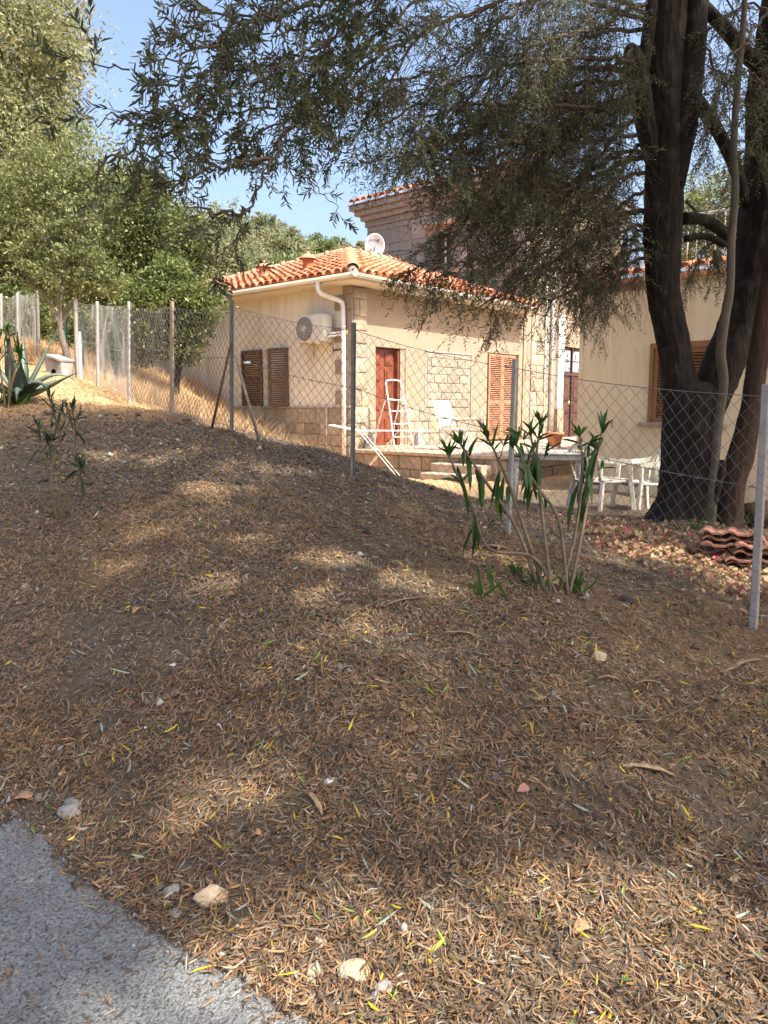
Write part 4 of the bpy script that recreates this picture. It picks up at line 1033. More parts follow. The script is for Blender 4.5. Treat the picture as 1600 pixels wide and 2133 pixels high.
def bg_tree(name, label, lob, d, nleaf, size, m, trunk_px, seed, trunk_r=.12, barkm='bark_g', group=None, flat=1.0, depth=1.0, cat='tree'):
    """lob: (px, py, radius px[, extra depth]) ; the trunk stands on the ground below trunk_px"""
    rng = np.random.RandomState(seed)
    lobes = []
    for q in lob:
        dd = d+(q[3] if len(q) > 3 else 0); lobes.append((np.array(at(q[0],q[1],dd)), pxr(q[2],dd)*1.02))
    bx = at(trunk_px, 700, d).x; bz = gz(bx, d); root = thing(name, label, cat, Vector((bx,d,bz)), 0, group)
    base = Vector((bx,d,bz-.25)); mb = MB(); rnd = random.Random(seed)
    main = sorted(lobes, key=lambda l: -l[1])[0]
    cpt = Vector(main[0]); fork = base.lerp(cpt, .5); fork.x = bx*.7+cpt.x*.3
    pth = smooth_path([base, base.lerp(fork,.5)+Vector((rnd.uniform(-.1,.1),0,0)), fork, cpt], 5)
    mb.tube(pth, lerp_list([trunk_r*1.25,trunk_r,trunk_r*.8,trunk_r*.3], len(pth)), 9)
    for c, r in lobes:
        c = Vector(c); f2 = fork.lerp(cpt, rnd.uniform(0,.4)); midp = f2.lerp(c,.5)+Vector((rnd.uniform(-.2,.2),rnd.uniform(-.2,.2),.1))*r
        pt = smooth_path([f2, midp, c], 4); mb.tube(pt, lerp_list([trunk_r*.5,trunk_r*.3,trunk_r*.1], len(pt)), 6)
        for _ in range(5):
            e = c+Vector((rnd.gauss(0,1),rnd.gauss(0,1),rnd.gauss(0,1))).normalized()*r*.8; s_ = midp.lerp(c, rnd.random())
            mb.tube([s_, s_.lerp(e,.5)+Vector((0,0,.05*r)), e], [trunk_r*.16,trunk_r*.1,trunk_r*.03], 4)
    o = mb.build('trunk', MT[barkm], None, True); under(root, o)
    V, Fq = crown_leaves(lobes, nleaf, size, rng, flat=flat)
    o = link_mesh('crown', arr_mesh('crown', V, Fq, FO[m])); under(root, o)
    return root
GB = 'trees on the slope behind the fence'
bg_tree('tall_tree', 'tall pale olive-green tree towering on the slope above the others', [(-90,20,190),(50,20,105),(85,95,85,-1),(-30,190,170),(70,200,85),(-10,330,150,-1),(60,330,90),(-120,430,170)], 27, 62000, .17, 'pale', 20, 11, .3, group=GB)
bg_tree('mid_tree', 'loose yellow-green tree between the tall pale tree and the dark dense one', [(150,350,95),(235,420,75),(70,420,110),(10,480,110),(190,470,95),(110,520,100),(-40,560,120),(270,390,50)], 21.5, 46000, .115, 'mid', 120, 12, .16, group=GB)
bg_tree('dense_tree', 'dark dense evergreen tree left of the cottage roof', [(310,440,72),(365,490,60),(275,520,85),(345,555,75),(240,590,80),(180,600,70),(300,620,70),(395,530,36)], 18.6, 46000, .10, 'dark', 300, 13, .14, group=GB)
bg_tree('mastic_bush', 'bright green leafy bush against the left end of the cottage', [(375,635,64),(330,690,56),(412,625,42),(380,712,42),(300,640,60),(280,700,50),(415,670,30),(350,580,40)], 15.6, 36000, .085, 'bush', 370, 14, .07, 'bark', cat='bush')
bg_tree('slim_tree', 'slim young tree with forked pale trunk beside the concrete hutch', [(125,560,50),(70,565,36),(185,560,46),(150,500,40),(220,590,34),(100,490,32),(175,450,34),(50,520,28),(135,430,26)], 13.3, 9000, .075, 'mid', 125, 15, .062, 'bark_g')
bg_tree('scrub_bush', 'low sunlit scrub bush behind the netting by the agave', [(20,640,50),(75,650,42),(-40,650,60),(110,690,36)], 20.5, 12000, .10, 'bush', 40, 16, .05, cat='bush')
bg_tree('scrub_bush', 'reddish-tinged scrub bush behind the slim tree trunk', [(150,680,36),(185,700,40),(225,690,42),(250,720,34)], 17.0, 12000, .085, 'mid', 190, 17, .05, cat='bush')
bg_tree('shadow_tree', 'shaded evergreen tree filling the gap below the tall tree', [(-20,600,80),(30,580,60),(70,610,40)], 24, 12000, .12, 'dark', 10, 18, .12, group=GB)
GH = 'trees on the far hillside'
bg_tree('round_olive_tree', 'rounded grey-green olive tree just behind the cottage roof', [(480,560,72),(435,590,60),(530,585,48),(455,530,48),(410,620,50)], 33, 20000, .16, 'grey', 470, 21, .2, group=GH)
hill = [('tall hillside tree with twin grey crowns', [(430,480,34),(465,465,36),(500,480,30),(455,505,40),(410,520,34)], 58, 'grey', 450, 9000),
        ('russet dead-topped hillside tree', [(523,505,18),(528,530,20)], 60, 'russet', 525, 2200),
        ('open-crowned hillside tree with visible pale stem', [(552,475,24),(575,480,20),(540,470,18),(565,505,26)], 62, 'grey', 556, 5000),
        ('broad grey-green hillside tree right of the open-crowned one', [(590,525,42),(560,535,36),(625,535,38),(600,500,24)], 56, 'grey', 590, 9000),
        ('dark green pine on the hillside', [(660,515,22),(680,520,24),(650,535,26),(690,540,24)], 64, 'pine', 670, 6000),
        ('pale shrubby hillside tree left of the satellite dish', [(722,528,18),(740,535,18),(755,525,16),(765,535,18)], 60, 'pale', 740, 4000),
        ('low dark hillside tree just above the tiled roof', [(570,580,44),(520,590,44),(620,575,40)], 48, 'pine', 570, 9000),
        ('small pine beside the dark green pine', [(702,515,16),(706,535,20)], 66, 'pine', 703, 2500),
        ('hillside tree half hidden behind the mastic bush', [(400,560,50),(370,600,50)], 45, 'grey', 390, 7000)]
for i, (lb, lob, d, m, tp_, n) in enumerate(hill):
    bg_tree('hillside_tree', lb, lob, d, n, .26, m, tp_, 30+i, .16, group=GH)
bg_tree('yard_tree', 'sunlit yellow-green tree showing beyond the right-hand olive limb', [(1490,440,70),(1560,430,80),(1630,420,90),(1480,500,55),(1430,500,50),(1445,455,45)], 34, 17000, .17, 'mid', 1540, 50, .2)

# ------------------------------------------------------------------ dry grass, weeds
rg = np.random.RandomState(77)
def grass(name, pts, h, w, m, lean=.35, seed=1, label=None, cat='grass', curve=.5):
    r_ = np.random.RandomState(seed); n = len(pts); dv = unit(np.stack([r_.normal(0,lean,n), r_.normal(0,lean,n), np.ones(n)],1)); L_ = h*r_.uniform(.5,1.3,n)
    side = unit(np.cross(dv, r_.normal(size=(n,3))))
    b = pts; bend = np.stack([dv[:,0],dv[:,1],np.zeros(n)],1)*curve
    m1 = b+dv*(L_*.55)[:,None]; t = b+dv*L_[:,None]+bend*(L_*.6)[:,None]
    V = np.stack([b-side*w/2, b+side*w/2, m1+side*w*.35, m1-side*w*.35, t],1).reshape(-1,3); i = np.arange(n)[:,None]*5
    o = link_mesh(name, arr_mesh(name, V, [i+np.array([[0,1,2,3]]), i+np.array([[3,2,4]])], m)); tag(o, label, cat, kind='stuff'); return o
def scatter(n, x0, x1, y0, y1, keep, seed):
    r_ = np.random.RandomState(seed); x = r_.uniform(x0,x1,n); y = r_.uniform(y0,y1,n); k = keep(x,y,r_.uniform(size=n)); x = x[k]; y = y[k]
    return np.stack([x,y,gz_arr(x,y)-.005],1)
hloc = lambda x, y: ((x-HO.x)*HX.x+(y-HO.y)*HX.y, (x-HO.x)*HY.x+(y-HO.y)*HY.y)
def beyond_fence(x, y):
    fx_ = np.array([p[0].x for p in POSTS]); fy_ = np.array([p[0].y for p in POSTS]); o = np.argsort(fx_)
    return y - np.interp(x, fx_[o], fy_[o])
def kstraw(x, y, u):
    hx, hy = hloc(x, y); return (hx < -.08) & (beyond_fence(x,y) > .1) & (y > 8.2) & (u < np.clip((y-8.0)/3.5,.1,1)*np.clip(.55+_hash_noise(x,y,1.2,50)*2.2,0.05,1)) & (x < -.9)
grass('dry_grass', scatter(60000,-9,-.5,7.5,19,kstraw,5), .26, .010, FO['straw'], .45, 6, 'tall golden dry grass on the bank between fence and cottage')
def kshort(x, y, u): return (y-.62*x > 11.2) & (beyond_fence(x,y) < .3) & (u < np.clip(.6+_hash_noise(x,y,1.5,52)*1.6,.1,1))
grass('dry_turf', scatter(60000,-11,-2.5,8.0,20,kshort,8), .06, .012, FO['straw'], 1.1, 9, 'short straw-coloured turf on the sunlit slope')
def kweed(x, y, u):
    hx, hy = hloc(x, y); return (hx < -.05) & (hx > -.5) & (hy > -3.6) & (hy < 3.2) & (u < .5)
grass('green_weeds', scatter(1500,-4,3,11,19,kweed,12), .16, .012, FO['weed'], .5, 13, 'sparse green weeds along the foot of the cottage wall')

# ------------------------------------------------------------------ agave
ap_ = at(42,836,9.4); ap_.z = gz(ap_.x, ap_.y); ag = thing('agave_plant', 'large blue-green agave with arching fleshy leaves beside the netting', 'agave', ap_)
m_ag = mat('agave_leaf', (.075,.115,.085), (.13,.175,.135), 5, rough=.5, stretch=(1,1,.3), spec=.4)
def agave_leaf(azim, length, el0, el1, w):
    n = 12; p = Vector((0,0,.05)); pts = [p]; dirs = []
    for i in range(n):
        t = i/(n-1); e = el0+(el1-el0)*t**1.6; dv = Vector((math.cos(azim)*math.cos(e), math.sin(azim)*math.cos(e), math.sin(e))); dirs.append(dv); p = p+dv*(length/n); pts.append(p)
    dirs.append(dirs[-1]); vs = []; fs = []
    sd_ = Vector((-math.sin(azim), math.cos(azim), 0))
    for i, q in enumerate(pts):
        t = i/n; ww = w*(.75+.5*math.sin(math.pi*min(t*1.25,1)))*(1-t**2.6)+.002; nn = sd_.cross(dirs[i]).normalized(); th = .022*(1-t)+.003
        vs += [q-sd_*ww*.5+nn*ww*.22, q+nn*0, q+sd_*ww*.5+nn*ww*.22, q-nn*th]
    for i in range(n):
        a = i*4; b = a+4
        fs += [(a,a+1,b+1,b),(a+1,a+2,b+2,b+1),(a+2,a+3,b+3,b+2),(a+3,a,b,b+3)]
    return MB().add(vs, fs).build('leaf', m_ag, ag, True)
for az, L_, e0, e1, w in ((R(20),.95,R(62),R(58),.13),(R(8),.80,R(55),R(-40),.15),(R(-30),.75,R(50),R(-75),.16),(R(-8),.85,R(25),R(18),.12),(R(150),.8,R(75),R(70),.16),(R(200),.7,R(65),R(40),.16),(R(260),.8,R(80),R(70),.15),(R(100),.85,R(70),R(60),.14),
                          (R(-70),.55,R(45),R(-85),.14),(R(170),.75,R(40),R(5),.14),(R(60),.6,R(35),R(10),.12),(R(235),.6,R(35),R(-10),.14),(R(300),.6,R(62),R(30),.15),(R(-95),.45,R(20),R(-30),.12)):
    agave_leaf(az, L_, e0, e1, w)

# ------------------------------------------------------------------ oleanders
def rosette(P, c, dirv, n, L_, wd, rng, spread=(.3,1.0), droop=.2):
    d = np.array(dirv); k = rng.normal(size=(n,3)); k -= d*(k@d)[:,None]; k = unit(k); s_ = rng.uniform(*spread,n)[:,None]
    dv = unit(d*(1-.3*s_)+k*s_); base = np.array(c)+d*rng.uniform(-.03,.01,n)[:,None]
    P.add(*leaf_array(base, dv, unit(d+k*-.3+rng.normal(size=(n,3))*.2), L_*rng.uniform(.6,1.15,n), wd*rng.uniform(.8,1.2,n), .25, droop))
def make_oleander(name, label, base, stems, d, rpx, leafL, leafW, m_leaf, m_stem, seed, ntop, nhang, drop=.0, topL=.12, topW=.02):
    rng = np.random.RandomState(seed); root = thing(name, label, 'shrub', base); LP = Parts()
    for st in stems:
        pts = [Vector((at(x,y,d).x, d+rng.uniform(-.12,.12)*(i/(len(st)-1)), at(x,y,d).z)) for i,(x,y) in enumerate(st)]
        pts[0].z = min(pts[0].z, gz(pts[0].x, pts[0].y)-.02) if (st[0][1] > 1170 or name != 'oleander_shrub') else pts[0].z
        sp = smooth_path(pts, 6); mb = MB(); r0 = pxr(rpx,d)
        mb.tube(sp, lerp_list([r0*1.1,r0,r0*.85,r0*.6], len(sp)), 8); under(root, mb.build('stem', m_stem, None, True))
        tip = np.array(sp[-1]); dirv = unit(np.array(sp[-1]-sp[-4]))
        rosette(LP, tip, unit(dirv+np.array([0,0,.5])), ntop, topL, topW, rng, (.1,.75), .1)
        p_ = np.array(sp[int(.9*(len(sp)-1))]); rosette(LP, p_, unit(dirv+np.array([0,0,.3])), ntop//2, topL*1.1, topW, rng, (.4,1.1), .25)
        for q in range(rng.randint(1,3)):      # short side shoots
            f = rng.uniform(.55,.88); p = np.array(sp[int(f*(len(sp)-1))]); a = rng.uniform(0,2*np.pi); dv = unit(np.array([math.cos(a)*.7,math.sin(a)*.7,rng.uniform(.4,1.0)])+dirv*.4); ln = topL*rng.uniform(.7,1.7)
            sh = MB(); sh.tube([p, p+dv*ln*.5+np.array([0,0,-.004]), p+dv*ln], [r0*.45,r0*.35,r0*.25], 6); under(root, sh.build('side_shoot', m_stem, None, True))
            rosette(LP, p+dv*ln, unit(dv+np.array([0,0,.4])), max(4,ntop//2), topL*rng.uniform(.6,1.0), topW*.85, rng, (.1,.9), rng.uniform(.0,.3))
        # older leaves in whorls below, hanging
        for q in range(nhang):
            f = rng.uniform(.58,.98); p = np.array(sp[int(f*(len(sp)-1))]); a = rng.uniform(0,2*np.pi); out = np.array([math.cos(a),math.sin(a),0])
            dv = unit(out*rng.uniform(.10,.55)+np.array([0,0,-1+drop*rng.uniform(.6,2.2)])); start = p+out*.012
            LP.add(*leaf_array(start[None], dv[None], unit(out+np.array([0,0,.3]))[None], *(lambda q_: (np.array([leafL*q_]), np.array([leafW*(.45+.55*q_)*rng.uniform(.8,1.15)])))(rng.uniform(.3,1.2)), .14, rng.uniform(-.05,.3)))
    o = LP.build('leaves', m_leaf); under(root, o)
    return root
ob = at_ground(1155,1238); od = ob.y
stems_r = [[(1165,1222),(1200,1110),(1210,980),(1208,905)], [(1185,1222),(1212,1130),(1235,1010),(1246,898)], [(1148,1240),(1132,1120),(1124,1000),(1112,905)],
           [(1140,1220),(1095,1110),(1052,990),(1010,905)], [(1128,1215),(1075,1100),(1010,1000),(962,925)], [(1165,1222),(1110,1160),(1022,1146),(985,1060),(932,945)],
           [(1185,1222),(1165,1085),(1115,1010),(1068,925)], [(1150,1230),(1128,1060),(1118,960),(1128,885)]]
make_oleander('oleander_shrub', 'leggy oleander with bare stems and drooping dark leaves before the fence', ob, stems_r, od, 3.6, .25, .036, FO['oleander'], MT['stem'], 3, 8, 6, topL=.115, topW=.020)
stems_l = [[(118,1085),(105,1010),(92,940),(75,890)], [(120,1085),(121,1000),(120,900),(112,830)], [(122,1085),(146,1000),(150,910),(165,850)], [(122,1088),(150,1030),(172,985),(180,970)], [(118,1085),(112,1000),(104,940),(100,915)]]
ol = at_ground(118,1082)
make_oleander('young_oleander', 'young slender oleander shoot growing alone on the leafy bank', ol, stems_l, ol.y, 2.3, .17, .022, FO['oleander_y'], MT['stem_y'], 7, 6, 9, .9, topL=.10, topW=.014)
oa = at_ground(30,900); oa.z -= .02
make_oleander('young_oleander', 'young oleander in bud growing among the agave leaves', Vector((at(20,838,9.0).x,9.0,gz(at(20,838,9.0).x,9.0))), [[(18,850),(20,780),(22,720),(24,690)],[(12,850),(5,780),(-5,720),(-8,700)],[(16,850),(30,790),(36,750),(40,735)]], 9.0, 2.2, .26, .034, FO['oleander'], MT['stem_y'], 9, 10, 8, .9)
# basal tufts of green shoots round the oleander and small weeds
def tuft(label, px_, py_, n, h, seed, cat='weed', g=None):
    c = at_ground(px_,py_); r_ = np.random.RandomState(seed); root = thing('weed_tuft', label, cat, c, 0, g)
    dv = unit(np.stack([r_.normal(0,.45,n), r_.normal(0,.45,n), np.ones(n)*.9],1)); b = np.array(c)+np.stack([r_.normal(0,h*.25,n),r_.normal(0,h*.25,n),np.zeros(n)-.01],1)
    V, Fq = leaf_array(b, dv, unit(r_.normal(size=(n,3))), h*r_.uniform(.4,1.1,n), .012*r_.uniform(.6,1.2,n), .2, .25)
    under(root, link_mesh('leaves', arr_mesh('leaves', V, Fq, FO['weed']))); return root
tuft('fresh green shoots right of the oleander stem base', 1195,1232,34,.14,1); tuft('fresh green shoots left of the oleander stem base', 1120,1222,22,.15,2)
tuft('lone green weed sprig standing left of the oleander', 1015,1245,12,.20,3); tuft('small green weeds behind the oleander stems', 1075,1200,24,.10,4)
tuft('green weeds at the foot of the agave', 25,845,70,.28,5); tuft('green sprigs at the foot of the olive trunk', 1440,1110,30,.18,6); tuft('green sprigs at the foot of the red-brown trunk', 1520,1100,40,.30,7)
# ------------------------------------------------------------------ olive tree
TD = 7.5
olb = at(1425,1090,TD); olb.z = gz(olb.x, olb.y)
OT = thing('olive_tree', 'large old olive tree with dark forked trunk overhanging the yard fence', 'tree', olb)
def bark_limb(spec, name, m, parent, sides=36, amp=.16, seed=0, step=.03, flare=0.0, ground=False, slim=.86):
    """spec: (px, py, radius px, depth)"""
    pts = [at(q[0],q[1],q[3]) for q in spec]; rad = [pxr(q[2],q[3])*slim for q in spec]
    if ground: pts[0].z = gz(pts[0].x, pts[0].y)-.12
    L_ = sum((b-a).length for a, b in zip(pts, pts[1:])); n = max(3, int(L_/step/(len(pts)-1)))
    sp = smooth_path(pts, n); rr = lerp_list(rad, len(sp)); N = len(sp)
    th = np.arange(sides)/sides*2*np.pi; s_ = np.cumsum([0]+[(b-a).length for a, b in zip(sp, sp[1:])])
    A_, S_ = np.meshgrid(th, s_); cx, sy = np.cos(A_), np.sin(A_)
    # periodic noise: sample on a cylinder
    def cyl(f, fz, sd):
        return (_hash_noise(cx*f+10+seed*3.1, S_*fz+sy*.0, 1.0, sd)+_hash_noise(sy*f+20+seed*1.7, S_*fz, 1.0, sd+1))
    big = cyl(1.6,1.3,91)*.9+cyl(3.4,2.0,95)*.6
    ph = _hash_noise(S_*0+seed, S_*1.0, 2.2, 111)*5+_hash_noise(cx*2+sy*3+seed, S_, 5.0, 112)*1.6
    fine = np.abs(np.sin(6.5*A_+ph))*.55+np.abs(np.sin(10.5*A_-ph*1.3+seed))*.45+cyl(9,16,99)*.7-.1
    wobv = 1+amp*big*.8+amp*.55*(fine-.35)
    if flare:
        lob = (np.cos(A_*5+seed)*.5+.5)*np.clip(1-S_/flare,0,1)**1.6; wobv += lob*.75+np.clip(1-S_/flare,0,1)**2*.35
    mb = MB(); mb.tube(sp, rr, sides, True, lambda i,k,p: wobv[i,k])
    o = mb.build(name, m, None, True); under(parent, o); return sp
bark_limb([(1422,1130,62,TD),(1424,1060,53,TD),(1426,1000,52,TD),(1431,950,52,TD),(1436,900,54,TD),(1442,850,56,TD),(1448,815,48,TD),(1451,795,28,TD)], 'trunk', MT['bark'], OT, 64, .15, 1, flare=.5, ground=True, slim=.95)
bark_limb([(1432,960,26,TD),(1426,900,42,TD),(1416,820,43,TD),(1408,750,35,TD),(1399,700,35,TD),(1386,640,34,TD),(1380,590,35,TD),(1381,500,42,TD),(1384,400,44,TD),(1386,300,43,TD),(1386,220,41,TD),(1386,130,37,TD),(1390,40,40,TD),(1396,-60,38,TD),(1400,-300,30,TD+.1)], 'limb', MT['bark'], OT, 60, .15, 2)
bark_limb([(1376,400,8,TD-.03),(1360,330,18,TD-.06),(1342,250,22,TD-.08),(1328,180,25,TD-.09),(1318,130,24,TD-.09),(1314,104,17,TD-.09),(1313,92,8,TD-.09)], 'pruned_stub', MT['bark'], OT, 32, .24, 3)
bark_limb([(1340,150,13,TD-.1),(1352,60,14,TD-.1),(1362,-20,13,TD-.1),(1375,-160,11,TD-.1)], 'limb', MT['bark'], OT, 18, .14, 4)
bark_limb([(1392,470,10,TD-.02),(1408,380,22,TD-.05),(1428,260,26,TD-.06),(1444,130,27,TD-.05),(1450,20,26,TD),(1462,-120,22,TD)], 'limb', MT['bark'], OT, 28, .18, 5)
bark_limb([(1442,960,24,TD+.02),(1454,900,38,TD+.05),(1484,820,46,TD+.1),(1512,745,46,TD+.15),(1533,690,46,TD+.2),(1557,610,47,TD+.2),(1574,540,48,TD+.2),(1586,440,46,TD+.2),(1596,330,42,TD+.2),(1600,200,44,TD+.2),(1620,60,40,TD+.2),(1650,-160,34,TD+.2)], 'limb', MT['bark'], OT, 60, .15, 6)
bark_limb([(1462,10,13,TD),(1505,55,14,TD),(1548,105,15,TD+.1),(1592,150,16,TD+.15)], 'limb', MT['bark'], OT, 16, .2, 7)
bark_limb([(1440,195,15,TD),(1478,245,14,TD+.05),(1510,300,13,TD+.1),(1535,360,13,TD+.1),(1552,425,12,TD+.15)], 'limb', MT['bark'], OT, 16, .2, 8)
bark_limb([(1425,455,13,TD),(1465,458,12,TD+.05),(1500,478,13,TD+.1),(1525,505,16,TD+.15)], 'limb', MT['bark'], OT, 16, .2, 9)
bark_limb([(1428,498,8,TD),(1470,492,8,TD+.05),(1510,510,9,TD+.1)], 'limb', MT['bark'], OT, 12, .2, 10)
# the red-brown companion trunk and the pale sucker
bt = at(1525,1100,7.2); bt.z = gz(bt.x,bt.y); BT = thing('leaning_tree', 'slender red-brown trunk leaning right beside the olive', 'tree', bt)
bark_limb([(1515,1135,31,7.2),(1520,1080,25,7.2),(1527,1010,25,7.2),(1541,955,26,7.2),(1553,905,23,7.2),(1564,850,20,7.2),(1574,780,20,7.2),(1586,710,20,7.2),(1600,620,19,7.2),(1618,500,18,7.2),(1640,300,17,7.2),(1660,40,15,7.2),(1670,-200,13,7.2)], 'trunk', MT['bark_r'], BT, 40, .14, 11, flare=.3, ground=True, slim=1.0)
sb = at(1490,1080,7.0); sb.z = gz(sb.x,sb.y); ST = thing('pale_sapling', 'thin pale crooked stem rising in front of the olive fork', 'tree', sb)
bark_limb([(1478,1130,14,7.0),(1484,1040,12,7.0),(1490,960,10.5,7.0),(1497,880,11,7.0),(1507,800,12,7.0),(1501,735,12.5,7.0),(1509,670,12,7.0),(1521,600,10,7.0),(1524,500,9.5,7.0),(1532,400,9,7.0),(1529,300,8.5,7.0),(1536,180,8,7.0),(1548,60,7,7.0),(1555,-80,6,7.0)], 'stem', MT['bark_p'], ST, 18, .10, 12, ground=True, slim=.80)
bark_limb([(1484,1060,9,7.0),(1494,1015,10,6.98),(1503,980,9,6.98),(1505,958,8,6.98)], 'cut_stub', MT['bark'], ST, 14, .2, 13)

# ---- branches, twigs, leaves
SUN = np.array(TO_SUN)
def shadow_xy(P, zg=.35):
    k = (P[:,2]-zg)/SUN[2]; return P[:,0]-SUN[0]*k, P[:,1]-SUN[1]*k
patches = []      # openings in the canopy: where the sun reaches the ground (centre x, y, radius x, y)
for (px_, py_, rx, ry) in [(1000,2080,.50,.22),(820,2110,.34,.15),(1150,1900,.26,.14),(1290,1890,.18,.14),(1420,2060,.16,.10),(1180,2090,.2,.2),(470,1650,.10,.07),(690,1172,.17,.06),(850,1205,.16,.07),(930,1235,.09,.04),(1000,1160,.09,.04),(1250,1170,.12,.05),(520,1120,.08,.03),(330,1110,.08,.03),(760,1300,.07,.03),(250,1180,.08,.03),(640,1960,.24,.14),(310,955,.22,.06),(420,1020,.16,.06),
                          (1400,1165,.42,.16),(1560,1215,.3,.2),(1480,1925,.16,.06),(420,1215,.08,.03),(620,1245,.06,.03),(470,2040,.16,.10),(370,2110,.2,.08),(1110,1200,.08,.05),(1500,2110,.12,.1),(200,950,.12,.05),(1440,1790,.05,.03)]:
    g = at_ground(px_, py_); patches.append((g.x, g.y, rx*1.15+.04, ry*1.15+.05, g.z))
def lit_mask(P, grow_=0.0, region=True):
    m = np.zeros(len(P), bool)
    for (x, y, rx, ry, z) in patches:
        k = (P[:,2]-z)/SUN[2]; sx = P[:,0]-SUN[0]*k; sy = P[:,1]-SUN[1]*k
        w = 1+.35*_hash_noise(sx*1.0,sy*1.0,9.0,140)*2
        m |= ((sx-x)/(rx+grow_))**2+((sy-y)/(ry+grow_))**2 < w
    if not region: return m
    # open sky beyond the tree: the slope by the netting and the yard before the cottage stay in the sun
    k = (P[:,2]-1.2)/SUN[2]; sx = P[:,0]-SUN[0]*k; sy = P[:,1]-SUN[1]*k
    bf = beyond_fence(sx,sy)
    m |= ((sx < -.4) & (bf > .25)) | ((sx < -2.8) & (sy > 9.7)) | ((sy > 11.3) & (sx > -1.0) & (sx < 3.0))
    return m
BR = Parts(); TW = Parts(); LF = Parts(); LF2 = Parts()
rngT = np.random.RandomState(2024)
def grow(path, r0, sec_every, sec_len, tw_per, tw_len, n_leaf, leafL, leafW, f0=.15, droop=.35, LP=LF, bare=.0, seed=None, tw_r=.0020, sides=6):
    rng = rngT
    pts = [at(*q) if not isinstance(q, Vector) else q for q in path]; sp = smooth_path(pts, 7)
    S_ = np.array([list(p) for p in sp]); S_[1:-1] += rng.normal(0,.012,(len(S_)-2,3))
    BR.add(*tube_array(S_[None], np.array(lerp_list([r0,r0*.75,r0*.5,r0*.28], len(sp)))[None], sides))
    seg = np.linalg.norm(np.diff(S_,axis=0),axis=1); cs = np.concatenate([[0],np.cumsum(seg)]); L_ = cs[-1]
    n = max(3, int(L_*(1-f0)/sec_every)); s = L_*(f0+(1-f0)*(np.arange(n)+rng.uniform(0,1,n))/n)
    B0 = np.stack([np.interp(s, cs, S_[:,k]) for k in range(3)],1)
    e = np.clip(s+.05,0,L_); B1 = np.stack([np.interp(e, cs, S_[:,k]) for k in range(3)],1); B_1 = np.stack([np.interp(e-.12, cs, S_[:,k]) for k in range(3)],1); T_ = unit(B1-B_1)
    q = rng.normal(size=(n,3)); q -= T_*(q*T_).sum(1,keepdims=True); q = unit(q)
    D = unit(T_*rng.uniform(.5,1.1,(n,1))+q*rng.uniform(.5,1.0,(n,1))+np.array([0,0,-droop*.6]))
    Ls = sec_len*rng.uniform(.45,1.2,n)*(1.1-.5*(s/L_)); t = np.linspace(0,1,7)
    SP = B0[:,None]+D[:,None]*(Ls[:,None]*t)[...,None]; SP[...,2] -= droop*(Ls[:,None]*t**2); SP[:,1:] += rng.normal(0,.014,SP[:,1:].shape)*Ls[:,None,None]*1.5
    # add the tip of the branch itself as a leafy shoot
    TW.add(*tube_array(SP, (tw_r*2.2*(1.15-t))[None]*np.ones((n,1)), 4))
    m = n*tw_per; idx = rng.randint(0,n,m); tt = rng.uniform(.12,1.0,m); a = np.clip((tt*6).astype(int),0,5); fr = tt*6-a
    P0 = SP[idx,a]*(1-fr[:,None])+SP[idx,a+1]*fr[:,None]; Tg = unit(SP[idx,a+1]-SP[idx,a])
    q = rng.normal(size=(m,3)); q -= Tg*(q*Tg).sum(1,keepdims=True); q = unit(q)
    D2 = unit(Tg*rng.uniform(.4,1.1,(m,1))+q*rng.uniform(.4,.9,(m,1))+np.array([0,0,-droop*.5])); L2 = tw_len*rng.uniform(.5,1.25,m)
    t5 = np.linspace(0,1,5); TP = P0[:,None]+D2[:,None]*(L2[:,None]*t5)[...,None]; TP[...,2] -= droop*.8*(L2[:,None]*t5**2)
    rg_ = LP is not LF; keep = ~(lit_mask(TP[:,2],0,rg_) | lit_mask(TP[:,4],0,rg_)); TP = TP[keep]; L2 = L2[keep]; m = len(TP)
    if not m: return
    TW.add(*tube_array(TP, (tw_r*(1.2-t5))[None]*np.ones((m,1)), 3))
    k = n_leaf; tl = (np.arange(k)//2*2+1)/k; tl = np.clip(.12+.88*tl[None]+rng.uniform(-.02,.02,(m,k)),0,1)
    ai = np.clip((tl*4).astype(int),0,3); fr = tl*4-ai; mi = np.arange(m)[:,None]
    LB = TP[mi,ai]*(1-fr[...,None])+TP[mi,ai+1]*fr[...,None]; LT = unit(TP[mi,ai+1]-TP[mi,ai])
    rot = rng.normal(size=(m,k//2+1,3)); q = np.repeat(rot,2,axis=1)[:,:k]*np.where(np.arange(k)%2,1,-1)[None,:,None]; q = q-LT*(q*LT).sum(2,keepdims=True); q = unit(q)
    LD = unit(LT*rng.uniform(.5,1.2,(m,k,1))+q*.75+np.array([0,0,.12])); LN = unit(np.cross(LD,np.cross(LT,LD))+rng.normal(size=(m,k,3))*.5+np.array([0,0,.5]))
    sel = (rng.uniform(size=(m,k)) > bare) & ~lit_mask(LB.reshape(-1,3),0,rg_).reshape(m,k)
    LB, LD, LN = LB[sel], LD[sel], LN[sel]; c = len(LB)
    LP.add(*leaf_array(LB, LD, LN, leafL*rng.uniform(.6,1.2,c), leafW*rng.uniform(.75,1.2,c), .2, .12))

